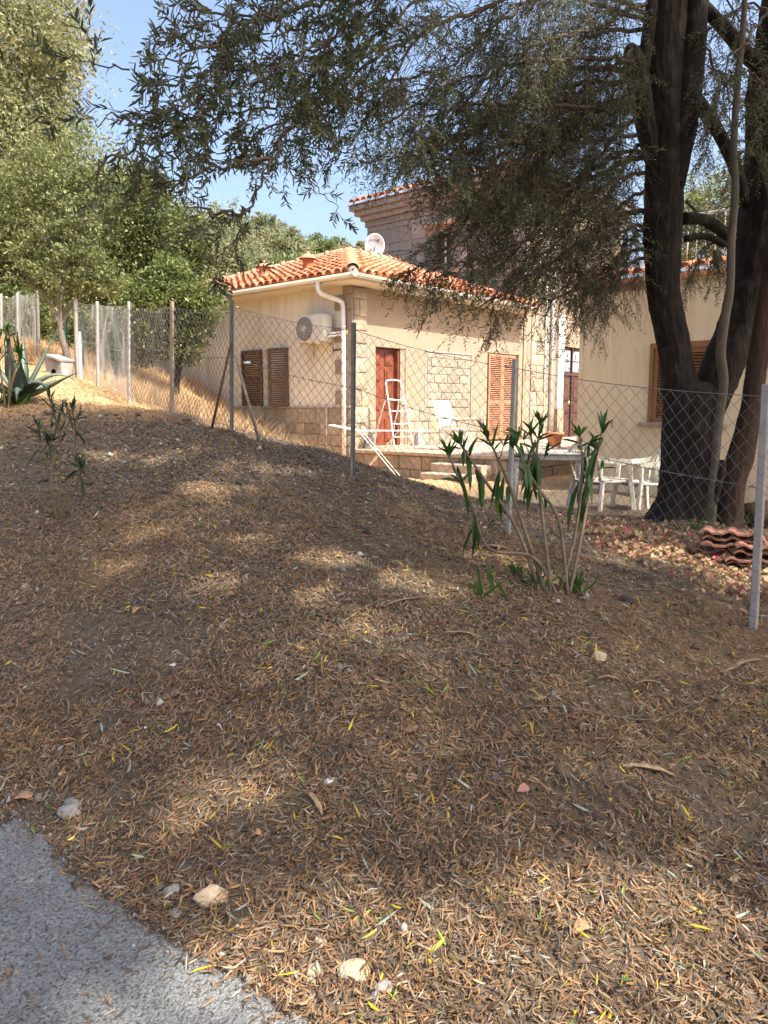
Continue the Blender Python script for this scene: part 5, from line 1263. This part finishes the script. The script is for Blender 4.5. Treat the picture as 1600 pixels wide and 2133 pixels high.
RB = [
 [(1325,200,7.4),(1200,250,6.9),(1090,330,6.5),(1000,420,6.3),(940,500,6.2),(900,545,6.2)],
 [(1325,330,7.5),(1230,370,7.1),(1120,400,6.8),(1020,400,6.5),(940,440,6.3)],
 [(1330,300,7.5),(1270,400,7.3),(1200,470,7.1),(1130,530,7.0),(1080,570,7.0)],
 [(1330,440,7.6),(1260,470,7.6),(1190,520,7.6),(1120,570,7.6)],
 [(1330,150,7.5),(1220,140,7.2),(1100,180,6.9),(1000,260,6.6),(920,340,6.5)],
 [(1330,520,7.6),(1300,540,7.6),(1250,570,7.7),(1200,590,7.8)],
 # branches sweeping left from the main limb
 [(1320,60,7.5),(1225,75,7.0),(1150,145,6.7),(1070,215,6.4),(950,280,6.1),(830,330,5.9)],
 [(1310,172,7.5),(1200,175,7.1),(1080,225,6.7),(965,280,6.3),(840,335,6.05)],
 [(1315,217,7.5),(1225,235,7.1),(1120,280,6.8),(1010,350,6.5),(930,390,6.25)],
 [(1320,250,7.5),(1250,325,7.1),(1195,388,6.8),(1100,400,6.5),(1025,455,6.3),(910,545,6.1),(880,580,6.0)],
 [(1325,315,7.5),(1250,340,7.2),(1175,415,6.9),(1110,480,6.7),(1060,540,6.6),(1010,590,6.5)],
 [(1330,470,7.5),(1250,495,7.2),(1150,545,6.9),(1060,600,6.7),(1000,640,6.6)],
 [(1340,540,7.5),(1275,565,7.3),(1180,610,7.1),(1110,645,7.0)],
 [(1330,130,7.4),(1180,120,6.6),(1000,150,6.0),(850,230,5.5),(800,265,5.3)],
 [(1330,40,7.4),(1150,-20,6.5),(950,40,5.6),(800,110,5.0),(690,200,4.7),(640,260,4.6)],
 [(1340,400,7.6),(1280,440,7.8),(1220,510,8.0),(1190,570,8.1),(1180,600,8.1)],
 [(1330,360,7.5),(1240,400,7.0),(1150,470,6.6),(1060,520,6.3),(960,545,6.1),(900,560,6.0)],
 [(1330,100,7.4),(1230,200,7.0),(1130,330,6.7),(1080,430,6.6),(1020,520,6.5)],
 [(1320,280,7.4),(1180,300,6.7),(1040,300,6.2),(930,330,5.8),(880,350,5.65)],
 [(1330,20,7.4),(1200,-40,6.9),(1080,20,6.2),(970,110,5.8),(890,180,5.5)],
 [(1320,200,7.6),(1210,260,7.9),(1110,370,8.1),(1060,470,8.2),(1040,540,8.2)],
 [(1325,230,7.4),(1150,220,6.4),(960,220,5.8),(850,270,5.4)],
 [(1335,480,7.6),(1290,530,7.9),(1255,590,8.1),(1245,620,8.2)],
 [(1330,10,7.3),(1240,60,6.8),(1120,90,6.3),(1010,170,6.0),(900,300,5.8),(890,350,5.8)],
]
for i, p in enumerate(RB): grow([(1384,p[0][1]+14,7.5)]+p, .030 if i in (0,1,3,4,7,8) else .022, .085, .58, 6, .26, 17, .043, .0085, .12, .27)
# the same limb's growth towards the right and behind the fork
for p in [[(1430,420,7.6),(1470,470,8.0),(1470,520,8.2),(1450,560,8.3)], [(1520,500,7.8),(1480,510,8.1),(1440,540,8.3)], [(1560,420,7.8),(1520,470,8.1),(1490,530,8.3)],
          [(1600,180,7.6),(1550,150,7.3),(1500,190,7.2),(1470,260,7.2)], [(1640,60,7.6),(1580,10,7.4),(1520,30,7.3),(1480,90,7.3)], [(1590,330,7.8),(1545,330,8.2),(1500,380,8.4)], [(1450,0,7.6),(1490,-30,7.9),(1540,40,8.1),(1560,110,8.2)], [(1640,260,7.6),(1590,260,7.2),(1560,320,7.0)], [(1600,100,7.8),(1560,200,8.2),(1500,240,8.5),(1470,330,8.6)], [(1450,60,7.7),(1490,140,8.1),(1520,200,8.3),(1530,280,8.4)], [(1620,380,7.8),(1560,400,8.4),(1510,430,8.7),(1470,420,8.8)], [(1600,20,7.4),(1560,80,7.0),(1520,120,6.8),(1490,200,6.8)], [(1640,150,7.5),(1600,180,7.0),(1570,240,6.9)]]:
    grow(p, .014, .11, .46, 6, .24, 18, .043, .0088, .2, .4)
LB_ = [  # nearer boughs reaching over the drive
 [(900,-60,5.2),(750,0,4.6),(690,65,4.2),(600,135,3.9),(500,180,3.6),(400,215,3.4),(300,240,3.2)],
 [(850,-80,5.0),(640,-20,4.2),(500,60,3.7),(380,110,3.4),(290,138,3.15)],
 [(800,100,5.0),(690,140,4.4),(600,200,4.0),(470,240,3.6),(350,240,3.3),(250,245,3.15)],
 [(640,200,4.2),(590,290,3.9),(550,370,3.7),(500,470,3.5),(475,530,3.4)],
 [(450,215,3.6),(370,270,3.4),(290,305,3.2),(220,330,3.1),(190,370,3.0)],
 [(560,330,3.8),(450,350,3.5),(370,375,3.3),(300,390,3.2)],
 [(700,0,4.6),(560,30,4.0),(430,30,3.6),(330,40,3.4)],
 [(520,440,3.6),(450,450,3.5),(390,430,3.4)],
 [(900,150,5.6),(780,180,5.1),(680,240,4.7),(620,310,4.5),(590,350,4.4)],
 [(850,-40,5.0),(730,60,4.5),(640,110,4.2),(540,130,3.9),(440,150,3.6),(350,170,3.4)],
 [(800,60,5.0),(700,170,4.5),(610,240,4.2),(520,280,3.9),(440,290,3.7)],
 [(900,-20,5.3),(770,90,4.8),(690,200,4.6),(640,300,4.4)],
 [(950,-60,5.3),(800,-30,4.7),(660,40,4.3),(560,80,4.0),(470,90,3.8)],
 [(880,60,5.3),(800,200,5.0),(740,290,4.8),(690,340,4.7)],
]
for i, p in enumerate(LB_): grow(p, .010, .080 if i not in (3,4,5,7) else .12, .24, 3 if i not in (3,4,5,7) else 2, .15, 14, .050, .0098, .12, .22, tw_r=.0015)
for p in [[(270,145,3.1),(190,130,3.0),(120,115,2.95),(82,100,2.9)], [(200,150,3.0),(190,90,3.0),(182,30,3.0)], [(470,540,3.4),(462,565,3.4),(455,585,3.4)], [(300,240,3.2),(190,250,3.05),(120,245,3.0)], [(400,420,3.4),(340,410,3.3),(270,435,3.2)], [(500,300,3.8),(420,320,3.5),(330,320,3.3)], [(640,370,4.6),(700,430,5.0),(730,470,5.2)]]:
    grow(p, .0035, .16, .07, 1, .10, 9, .058, .0125, .1, .12, tw_r=.0012)
# crown overhead, out of the picture: it shades the bank
for i in range(9):
    ang = rngT.uniform(0,1); x1 = rngT.uniform(-1.0,9.0); y1 = rngT.uniform(-1.0,5.0); zlow = 1.6+.489*max(y1,0)+.75
    z1 = max(zlow, rngT.uniform(4.6,6.6)); p0 = at(1396,-90-rngT.uniform(0,200),TD) if rngT.uniform() < .6 else at(1650,-160-rngT.uniform(0,100),TD+.2)
    p1 = Vector((x1,y1,z1)); mid = p0.lerp(p1,.5)+Vector((0,0,.7+rngT.uniform(0,.5))); q = p0.lerp(p1,.8)+Vector((rngT.uniform(-.3,.3),rngT.uniform(-.3,.3),.4))
    grow([p0, mid, q, p1], .035, .15, .85, 8, .38, 12, .13, .040, .45, .06, LP=LF2, tw_r=.002, sides=5)
# unseen tree added right of the drive to shade the bank, opened for sun patches
EU = thing('added_shade_tree', 'unseen tree added right of the drive, its high crown put in to shade the bank', 'tree', (11.6,-6.6,gz(11.6,-6.6)))
rgE = np.random.RandomState(88); lobesE = []
for (gx_, gy_) in [(x,y) for x in (-4.4,-2.7,-1.0,.7,2.4) for y in (.6,2.3,4.0,5.7,7.4,8.9)]:
    h = rgE.uniform(10.2,12.4); k = h/SUN[2]; lobesE.append((np.array([gx_+SUN[0]*k+rgE.uniform(-.3,.3), gy_+SUN[1]*k+rgE.uniform(-.3,.3), h+.5]), rgE.uniform(1.1,1.5)))
mbE = MB(); b0 = Vector((11.6,-6.6,gz(11.6,-6.6)-.3)); ft = Vector((11.2,-6.2,8.0)); mbE.tube(smooth_path([b0,(11.6,-6.5,3),(11.3,-6.4,5.6),ft],5), lerp_list([.42,.34,.28,.22],16), 14)
for c, r_ in lobesE:
    c = Vector(c); q = ft.lerp(c,.5)+Vector((0,0,-.5)); mbE.tube(smooth_path([ft-Vector((0,0,rgE.uniform(0,1.5))),q,c],4), lerp_list([.045,.022,.008],9), 6)
under(EU, mbE.build('trunk', MT['bark_g'], None, True))
nE = 80000; iE = rgE.randint(0,len(lobesE),nE); cE = np.array([c for c,_ in lobesE])[iE]; rE = np.array([r for _,r in lobesE])[iE]
pE = cE+unit(rgE.normal(size=(nE,3)))*(rE*rgE.uniform(0,1,nE)**.5)[:,None]*np.array([1,1,.75]); pE = pE[~lit_mask(pE, .07)]; nE = len(pE)
VE, FE = rhomb_array(pE, unit(rgE.normal(size=(nE,3))+np.array([0,0,-.8])), unit(rgE.normal(size=(nE,3))), .20*rgE.uniform(.6,1.3,nE), .060*rgE.uniform(.7,1.3,nE))
under(EU, link_mesh('crown', arr_mesh('crown', VE, FE, FO['grey'])))
# bare hanging twigs inside the crown
n = 2200; k = rngT.randint(0,len(RB),n); st = []
for j in range(n):
    b = RB[k[j]]; f = rngT.uniform(.05,.6)*(len(b)-1); a = int(f); q0 = at(*b[a]); q1 = at(*b[a+1]); st.append(np.array(q0.lerp(q1, f-a)))
st = np.array(st)+rngT.normal(0,.10,(n,3)); t = np.linspace(0,1,7); dv = unit(np.stack([rngT.normal(-.5,.6,n),rngT.normal(0,.6,n),rngT.normal(-.6,.4,n)],1)); Lh = rngT.uniform(.25,.8,n)
TP = st[:,None]+dv[:,None]*(Lh[:,None]*t)[...,None]; TP[...,2] -= .25*(Lh[:,None]*t**2); TP += rngT.normal(0,.012,TP.shape)
TW.add(*tube_array(TP, (.0022*(1.2-t))[None]*np.ones((n,1)), 3))
under(OT, BR.build('branches', MT['twig'], None, True)); tag(under(OT, TW.build('twigs', MT['twig'])), kind='stuff')
under(OT, LF.build('crown', FO['olive'])); under(OT, LF2.build('upper_crown', FO['olive']))
print('olive leaves', LF.n//6, LF2.n//6, 'twigs', TW.n)
# ------------------------------------------------------------------ leaf litter
m_lit = mat('fallen_olive_leaves', (.75,.75,.75), (1.2,1.2,1.2), 9, rough=.75, transl=.12, spec=.25,
    island=[((.26,.148,.072),6),((.195,.117,.064),6),((.125,.086,.057),5),((.34,.20,.098),4),((.22,.178,.135),4),((.36,.26,.155),2),((.36,.33,.28),.7),((.46,.33,.03),.22),((.17,.24,.04),.16)])
m_bright = mat('freshly_fallen_leaves', (.85,.85,.85), (1.15,1.15,1.15), 9, rough=.5, transl=.25, spec=.4,
    island=[((.50,.38,.03),4),((.55,.46,.06),2),((.20,.30,.05),3),((.33,.40,.30),2.5),((.42,.42,.36),2.5),((.11,.18,.05),1)])
def litter(n, x0, x1, y0, y1, seed, L_, Wd, dens, lift=.012, tilt=.22):
    r_ = np.random.RandomState(seed); x = r_.uniform(x0,x1,n); y = r_.uniform(y0,y1,n)
    # keep only what lies in or near the view
    k = (np.abs(x) < .60*y+.9) & (r_.uniform(size=n) < dens(x,y)); x, y = x[k], y[k]; m = len(x)
    dr = on_drive(x,y); keep = ~dr | (r_.uniform(size=m) < .03+.55*np.clip(1-(np.interp(x,ex,ey)-y)/.16,0,1)**1.5); x, y, dr = x[keep], y[keep], dr[keep]; m = len(x)
    z = gz_arr(x,y)+r_.uniform(0,lift,m)+.002+dr*.022
    a = r_.uniform(0,2*np.pi,m)
    gx_ = (gz_arr(x+.04,y)-gz_arr(x-.04,y))/.08; gy_ = (gz_arr(x,y+.04)-gz_arr(x,y-.04))/.08
    d = np.stack([np.cos(a),np.sin(a),np.cos(a)*gx_+np.sin(a)*gy_+r_.normal(0,tilt,m)],1)
    nn = unit(np.stack([-gx_+r_.normal(0,.35,m),-gy_+r_.normal(0,.35,m),np.ones(m)],1))
    nn *= np.where(r_.uniform(size=m) < .5, 1, -1)[:,None]
    Lr = L_*np.clip(np.exp(r_.normal(-.12,.38,m)),.25,1.6); b = np.stack([x,y,z],1)-unit(d)*Lr[:,None]*.5
    b[:,2] += np.abs(d[:,2]/np.linalg.norm(d,axis=1))*Lr*.35
    if y0 > 3: return rhomb_array(b, d, nn, Lr, Wd*r_.uniform(.7,1.3,m))
    return leaf_array(b, d, nn, Lr, Wd*r_.uniform(.7,1.3,m), r_.uniform(-.6,.8,(m,1)), r_.normal(.05,.3,(m,1)))
def clump(x, y): return np.clip(.80+1.3*_hash_noise(x,y,1.6,60)+1.0*_hash_noise(x,y,5.0,61),.25,1)
def thin(x, y): return clump(x,y)*np.clip((10.5-.0*x-y)/3.0,.2,1)
P = Parts()
P.add(*litter(112000,-2.6,3.2,1.3,3.4,1,.038,.0047,clump)); P.add(*litter(150000,-3.6,4.0,3.4,5.6,2,.037,.0058,clump,.018,.35)); P.add(*litter(90000,-5.5,5.2,5.6,9.5,3,.042,.0078,thin,.02,.35))
o = P.build('leaf_litter', m_lit); tag(o, 'thick litter of fallen brown olive leaves over the bank', 'leaf litter', kind='stuff')
P = Parts(); P.add(*litter(2000,-2.6,3.2,1.3,4.0,5,.054,.0085,lambda x,y: .35+0*x,.022)); P.add(*litter(4600,-4,4.2,4.0,8.0,6,.052,.009,lambda x,y: .28+0*x,.022))
o = P.build('fresh_leaves', m_bright); tag(o, 'scattered yellow, green and silvery leaves on the litter', 'fallen leaves', kind='stuff')
# fine dry stalks among the litter
r_ = np.random.RandomState(9); n = 9000; x = r_.uniform(-4,4.5,n); y = r_.uniform(1.5,8,n); k = (np.abs(x) < .6*y+.5) & ~on_drive(x,y); x, y = x[k], y[k]; n = len(x)
a = r_.uniform(0,2*np.pi,n); Ln = r_.uniform(.03,.14,n); t = np.linspace(-.5,.5,4); cv = r_.normal(0,.25,n)
px3 = x[:,None]+np.cos(a)[:,None]*Ln[:,None]*t - np.sin(a)[:,None]*(cv*Ln)[:,None]*t**2*4; py3 = y[:,None]+np.sin(a)[:,None]*Ln[:,None]*t + np.cos(a)[:,None]*(cv*Ln)[:,None]*t**2*4
TPs = np.stack([px3,py3,gz_arr(px3,py3)+.006+r_.uniform(0,.012,n)[:,None]],2); V, Fq = tube_array(TPs, .0011, 3)
o = link_mesh('dry_stalks', arr_mesh('dry_stalks', V, Fq, mat('dry_stalk', (.7,.7,.7),(1.1,1.1,1.1),9,island=[((.22,.14,.08),3),((.12,.08,.05),3),((.36,.27,.17),2)]))); tag(o, 'thin dry stalks lying among the fallen leaves', 'stalks', kind='stuff')
# crumbs of earth and grit
n = 18000; x = r_.uniform(-4.5,4.5,n); y = r_.uniform(1.4,8.5,n); k = (np.abs(x) < .6*y+.5); x, y = x[k], y[k]; n = len(x); s = r_.uniform(.002,.007,n)*(1+.18*y)*np.where(r_.uniform(size=n) < .06,2.2,1)
c = np.stack([x,y,gz_arr(x,y)+s*.3+on_drive(x,y)*.02],1); V = c[:,None]+(np.array([[1,0,0],[-1,0,0],[0,1,0],[0,-1,0],[0,0,1],[0,0,-.6]])[None]+r_.normal(0,.2,(n,6,3)))*s[:,None,None]
tri = np.array([[0,2,4],[2,1,4],[1,3,4],[3,0,4],[2,0,5],[1,2,5],[3,1,5],[0,3,5]]); Fq = (np.arange(n)[:,None,None]*6+tri[None]).reshape(-1,3)
o = link_mesh('grit', arr_mesh('grit', V.reshape(-1,3), Fq, mat('grit_stone',(.7,.7,.7),(1.1,1.1,1.1),9,island=[((.10,.075,.055),5),((.20,.17,.14),2),((.40,.36,.31),.6)]))); tag(o, 'fine grit and crumbs of earth between the leaves', 'grit', kind='stuff')

# fallen bougainvillea bracts in a drift below the tree
r_ = np.random.RandomState(15); cs = [at_ground(*q) for q in [(1280,1110),(1330,1120),(1380,1140),(1420,1150),(1330,1150),(1260,1090),(1450,1175),(1400,1110),(1480,1190),(1560,1220),(1300,1140),(1590,1240)]]
cc = np.array([list(c) for c in cs]); n = 1600; i = r_.randint(0,len(cs),n); x = cc[i,0]+r_.normal(0,.20,n); y = cc[i,1]+r_.normal(0,.17,n)
ext_ = [at_ground(*q) for q in [(1003,1110),(990,1112),(1090,1262),(1103,1670),(865,1545),(1123,1487),(490,1250),(1455,1255),(1495,1250),(1420,1240),(1455,1245),(1000,1130),(960,1075),(905,1060),(1165,1080),(1040,1150)]]
x = np.concatenate([x,[e.x for e in ext_],[e.x+.02 for e in ext_]]); y = np.concatenate([y,[e.y for e in ext_],[e.y+.015 for e in ext_]]); n = len(x)
z = gz_arr(x,y)+r_.uniform(.004,.05,n); a = r_.uniform(0,2*np.pi,n); d = np.stack([np.cos(a),np.sin(a),r_.normal(0,.4,n)],1)
V, Fq = leaf_array(np.stack([x,y,z],1), d, unit(np.stack([r_.normal(0,.6,n),r_.normal(0,.6,n),np.ones(n)],1)), .042*r_.uniform(.7,1.3,n), .034*r_.uniform(.7,1.3,n), r_.uniform(-.2,.6,(n,1)), .3)
ncol = mat('faded_bract', (.85,.85,.85),(1.15,1.15,1.15),9, rough=.8, transl=.3, island=[((.40,.26,.13),6),((.46,.34,.19),5),((.30,.18,.10),3),((.45,.14,.15),.8),((.42,.07,.12),.35),((.48,.25,.18),2)])
o = link_mesh('fallen_bracts', arr_mesh('fallen_bracts', V, Fq, ncol)); tag(o, 'drift of fallen tan and pink papery bracts below the trunk', 'petals', kind='stuff')

# ------------------------------------------------------------------ stones, bark strips, twigs
def rock_mesh(name, m, seed, sq=.6, ang=.35):
    r_ = np.random.RandomState(seed); nu, nv = 12, 8; vs = []; fs = []
    pl = unit(r_.normal(size=(9,3))); po = r_.uniform(.55,.9,9)
    for j in range(nv+1):
        for i_ in range(nu):
            th = math.pi*j/nv; ph = 2*math.pi*i_/nu; p = np.array([math.sin(th)*math.cos(ph),math.sin(th)*math.sin(ph),math.cos(th)])
            rr = 1.0
            for q, o_ in zip(pl,po):
                dd = p@q
                if dd > 1e-3: rr = min(rr, o_/dd)
            rr *= 1+r_.normal(0,.02); vs.append(tuple(p*rr*np.array([1,1,sq])))
    for j in range(nv):
        for i_ in range(nu): a = j*nu+i_; b = j*nu+(i_+1)%nu; fs.append((a,a+nu,b+nu,b))
    return MB().add(vs,fs).mesh(name, m)
RM = dict(tan=mat('tan_rock',(.36,.27,.17),(.50,.40,.28),12,bump=.6,bscale=40,c3=(.55,.38,.22),s3=8), grey=mat('grey_rock',(.20,.185,.165),(.32,.30,.275),16,bump=.7,bscale=50), dark=mat('dark_rock',(.045,.035,.03),(.085,.07,.058),14,bump=.6,bscale=40), white=mat('white_pebble',(.55,.53,.50),(.68,.66,.62),14,bump=.3), brown=mat('brown_rock',(.17,.12,.08),(.27,.20,.14),14,bump=.6,bscale=40))
rocks = [(440,1890,76,'tan','large tan angular stone at the edge of the drive'),(357,1872,48,'grey','grey stone beside the large tan one'),(365,1916,40,'grey','half-buried grey stone below the tan one'),(150,1702,62,'grey','broken grey concrete lump near a dry leaf at the drive edge'),(152,1682,40,'grey','smaller grey concrete lump resting behind the broken one'),
 (1250,1376,44,'tan','flat tan stone on the litter below the oleander'),(1308,1256,42,'dark','smooth dark stone near the fence post'),(665,1972,34,'tan','small buff stone among the sunlit leaves'),(768,1112,34,'dark','dark stone on the mid slope in the leaf litter'),(385,876,24,'brown','brown stone at the foot of the wooden fence post'),(360,1388,15,'white','white pebble in the shaded litter'),(130,1620,20,'tan','pale pebble above the concrete lumps'),(470,1553,20,'brown','rough brown pebble in the shaded litter'),(690,1640,30,'white','flat whitish stone chip near the bark strip'),
 (1530,1842,30,'tan','rounded buff pebble on the lower right litter'),(1215,2012,34,'brown','brown stone beside a curled dry leaf'),(735,2040,74,'tan','broad buff stone flush in the sunlit litter'),(650,2030,40,'tan','buff stone chip at the crumbling drive edge'),(790,2085,60,'grey','flat grey slab fragment at the drive edge'),(50,1225,22,'tan','pale stone on the left bank below the young oleander'),(1430,1296,20,'brown','small brown stone before the white fence post'),(505,1935,26,'brown','small brown stone under the sunlit leaves'),(305,1520,13,'white','tiny white pebble left of the brown pebble'),(920,918,14,'tan','tan stone on the straw bank')]
for i, (px_, py_, w, m, lb) in enumerate(rocks):
    g = at_ground(px_,py_); s = pxr(w/2, g.y/math.cos(.3)); o = link_mesh('stone', rock_mesh('stone', RM[m], 300+i, .55)); o.location = (g.x, g.y+s*.3, g.z+s*.14); o.scale = (s*1.1,s*.85,s); o.rotation_euler = (rs.uniform(-.2,.2),rs.uniform(-.2,.2),rs.uniform(0,6.28)); tag(o, lb, 'stone')
m_strip = mat('dry_bark_strip',(.30,.20,.11),(.44,.32,.19),14,stretch=(3,3,3),bump=.4,bscale=60,rough=.8)
def strip(label, a, b, w, seed, m=m_strip, cat='bark', curl=.6, name='bark_strip'):
    p = at_ground(*a); q = at_ground(*b); r2 = random.Random(seed); n = 10; vs = []; fs = []; d = (q-p); L_ = d.length; u = d.normalized(); s_ = Vector((-u.y,u.x,0)).normalized()
    for i in range(n+1):
        t = i/n; c = p+d*t; c.z = gz(c.x,c.y)+.012+.010*math.sin(t*math.pi)+.004*r2.random(); c += s_*(math.sin(t*3+seed)*.06*L_*.3); ww = w*(.25+.75*math.sin(math.pi*(.08+.84*t)))*(.8+.4*r2.random())
        vs += [c-s_*ww*.5+Vector((0,0,ww*curl*.5)), c, c+s_*ww*.5+Vector((0,0,ww*curl*.4))]
        vs[-2] = c-Vector((0,0,.003))
    k = len(vs); vs2 = [v-Vector((0,0,.003)) for v in vs]
    for i in range(n): a_ = i*3; fs += [(a_,a_+1,a_+4,a_+3),(a_+1,a_+2,a_+5,a_+4),(k+a_,k+a_+3,k+a_+4,k+a_+1),(k+a_+1,k+a_+4,k+a_+5,k+a_+2),(a_,a_+3,k+a_+3,k+a_),(a_+2,k+a_+2,k+a_+5,a_+5)]
    o = MB().add(vs+vs2,fs).build(name, m, None, True); return tag(o, label, cat)
strip('curled buff bark strip pointing up the slope in the lower litter',(640,1665),(672,1708),.022,1); strip('long tan bark strip on the right-hand litter',(1298,1610),(1405,1628),.030,2); strip('tapering tan bark strip near the right fence bay',(1500,1408),(1585,1380),.028,3); strip('short buff bark strip below the flat tan stone',(1245,1418),(1292,1424),.022,4)
strip('long thin buff bark strip left of the oleander foot',(925,1328),(1000,1332),.022,5); strip('dry tan leaf sheath lying before the oleander',(1000,1145),(1060,1150),.05,6); strip('brown dry leaf sheath on the slope left of the lone weed',(800,1270),(875,1250),.02,7); strip('thin buff bark strip on the far right litter',(1325,1432),(1375,1428),.016,8)
m_dl = mat('dry_broad_leaf',(.36,.20,.10),(.46,.28,.16),20,rough=.8,bump=.3)
strip('broad curled brown leaf at the drive edge near the concrete lumps',(26,1680),(66,1670),.075,9,m_dl,'leaf',.3,'dry_leaf'); strip('reddish curled broad leaf beside the brown stone',(1195,1965),(1230,1952),.05,10,m_dl,'leaf',.7,'dry_leaf'); strip('pale brown broad leaf in the mid litter',(278,1285),(290,1275),.04,11,m_dl,'leaf',.4,'dry_leaf'); strip('small rusty broad leaf on the sunlit litter below the bark strip',(525,1758),(545,1748),.035,12,m_dl,'leaf',.6,'dry_leaf')
def twig(label, pts, r, seed, m='twig'):
    g = [at_ground(*p) for p in pts]; sp = smooth_path([p+Vector((0,0,.014)) for p in g],5); sp = [Vector((p.x,p.y,max(p.z,gz(p.x,p.y)+.008))) for p in sp]; mb = MB(); mb.tube(sp, lerp_list([r,r*.8,r*.4],len(sp)),6); o = mb.build('fallen_twig', MT[m], None, True); return tag(o, label, 'twig')
twig('long curved grey twig across the right-hand litter',[(1090,1480),(1180,1482),(1290,1505),(1370,1505),(1450,1470)],.004,1,'bark_g'); twig('straight brown twig on the far left litter',[(0,1480),(30,1455),(62,1430)],.004,2); twig('thin buff twig by the flat tan stone',[(1218,1370),(1250,1355),(1292,1348)],.003,3,'stem'); twig('grey wire-like twig at the foot of the fence',[(1060,1185),(1130,1200),(1260,1220),(1330,1232),(1400,1232)],.005,4,'bark_g'); twig('buff stick near the pink bracts before the fence post',[(1450,1262),(1480,1285)],.007,5,'stem'); twig('thin pale twig in the mid litter',[(800,1600),(860,1603),(920,1606)],.0022,6,'stem')

# ------------------------------------------------------------------ stacked clay tiles and log by the leaning trunk
def clay_tile(m):
    nu = 24; vs = []; fs = []; Lx, Ly = .42, .26
    for j in range(2):
        for i_ in range(nu+1):
            u = i_/nu; x = (u-.5)*Lx; z = .022*max(0, math.sin(u*math.pi*5))**.8 if math.sin(u*math.pi*5) > 0 else .0
            for q in (0,-.016): vs.append((x, (j-.5)*Ly, z+q))
    k = (nu+1)*2
    for i_ in range(nu):
        a = i_*2; fs += [(a,a+2,k+a+2,k+a),(a+1,k+a+1,k+a+3,a+3),(a,a+1,a+3,a+2),(k+a,k+a+2,k+a+3,k+a+1)]
    fs += [(0,k,k+1,1),(nu*2,nu*2+1,k+nu*2+1,k+nu*2)]
    return MB().add(vs,fs).mesh('clay_tile', m)
CT = clay_tile(mat('weathered_clay_tile',(.21,.082,.044),(.30,.13,.072),9,bump=.3,bscale=50,rand=.25,rough=.9,c3=(.24,.10,.06),s3=6))
stk = [(1508,1160,0,-18),(1575,1180,0,-14),(1502,1158,1,-22),(1572,1178,1,-16),(1520,1150,2,-20),(1588,1168,2,-15),(1526,1146,3,-24),(1596,1166,3,-18),(1520,1143,4,-26)]
lvl = {0:'bottom', 1:'second', 2:'third', 3:'fourth', 4:'top'}
for (px_, py_, lv, rz) in stk:
    g = at_ground(px_,1162 if px_ < 1550 else 1182); g.x = at(px_,1160,g.y).x
    o = link_mesh('clay_tile', CT); o.location = (g.x, g.y, g.z+.03+lv*.042); o.rotation_euler = (R(rs.uniform(-4,4)), R(rs.uniform(-3,6)), R(rz))
    side = 'beside the leaning trunk' if px_ < 1550 else 'behind the white fence post'
    tag(o, f'weathered clay roof tile, {lvl[lv]} layer of the pile {side}', 'roof tile', 'stacked clay roof tiles')
lg = at_ground(1600,1105); lo = thing('cut_log', 'dark cut log lying beyond the clay tile pile', 'log', lg)
mb = MB(); mb.tube([(-.22,0,.13),(0,.1,.135),(.5,.35,.13)], [.13,.14,.13], 14, True, lambda i,k,p: 1+.08*math.sin(k*2.3+i)); mb.build('log', MT['bark_r'], lo, True)

# crumbled aggregate along the broken edge of the drive
r_ = np.random.RandomState(61); n = 2600; x = r_.uniform(-3.2,1.2,n); y = np.interp(x,ex,ey)+np.abs(r_.normal(0,.07,n))*np.where(r_.uniform(size=n) < .75,1,-.7); s = np.exp(r_.normal(-5.4,.45,n))
c = np.stack([x,y,gz_arr(x,y)+s*.25+on_drive(x,y)*.022],1); V = c[:,None]+(np.array([[1,0,0],[-1,0,0],[0,1,0],[0,-1,0],[0,0,.8],[0,0,-.6]])[None]+r_.normal(0,.25,(n,6,3)))*s[:,None,None]
Fq = (np.arange(n)[:,None,None]*6+tri[None]).reshape(-1,3)
o = link_mesh('edge_gravel', arr_mesh('edge_gravel', V.reshape(-1,3), Fq, mat('crumbled_aggregate',(.75,.75,.75),(1.1,1.1,1.1),30,island=[((.24,.235,.22),4),((.17,.16,.145),3),((.33,.31,.27),2),((.28,.20,.13),1)]))); tag(o, 'loose grey gravel crumbled along the edge of the drive', 'gravel', kind='stuff')
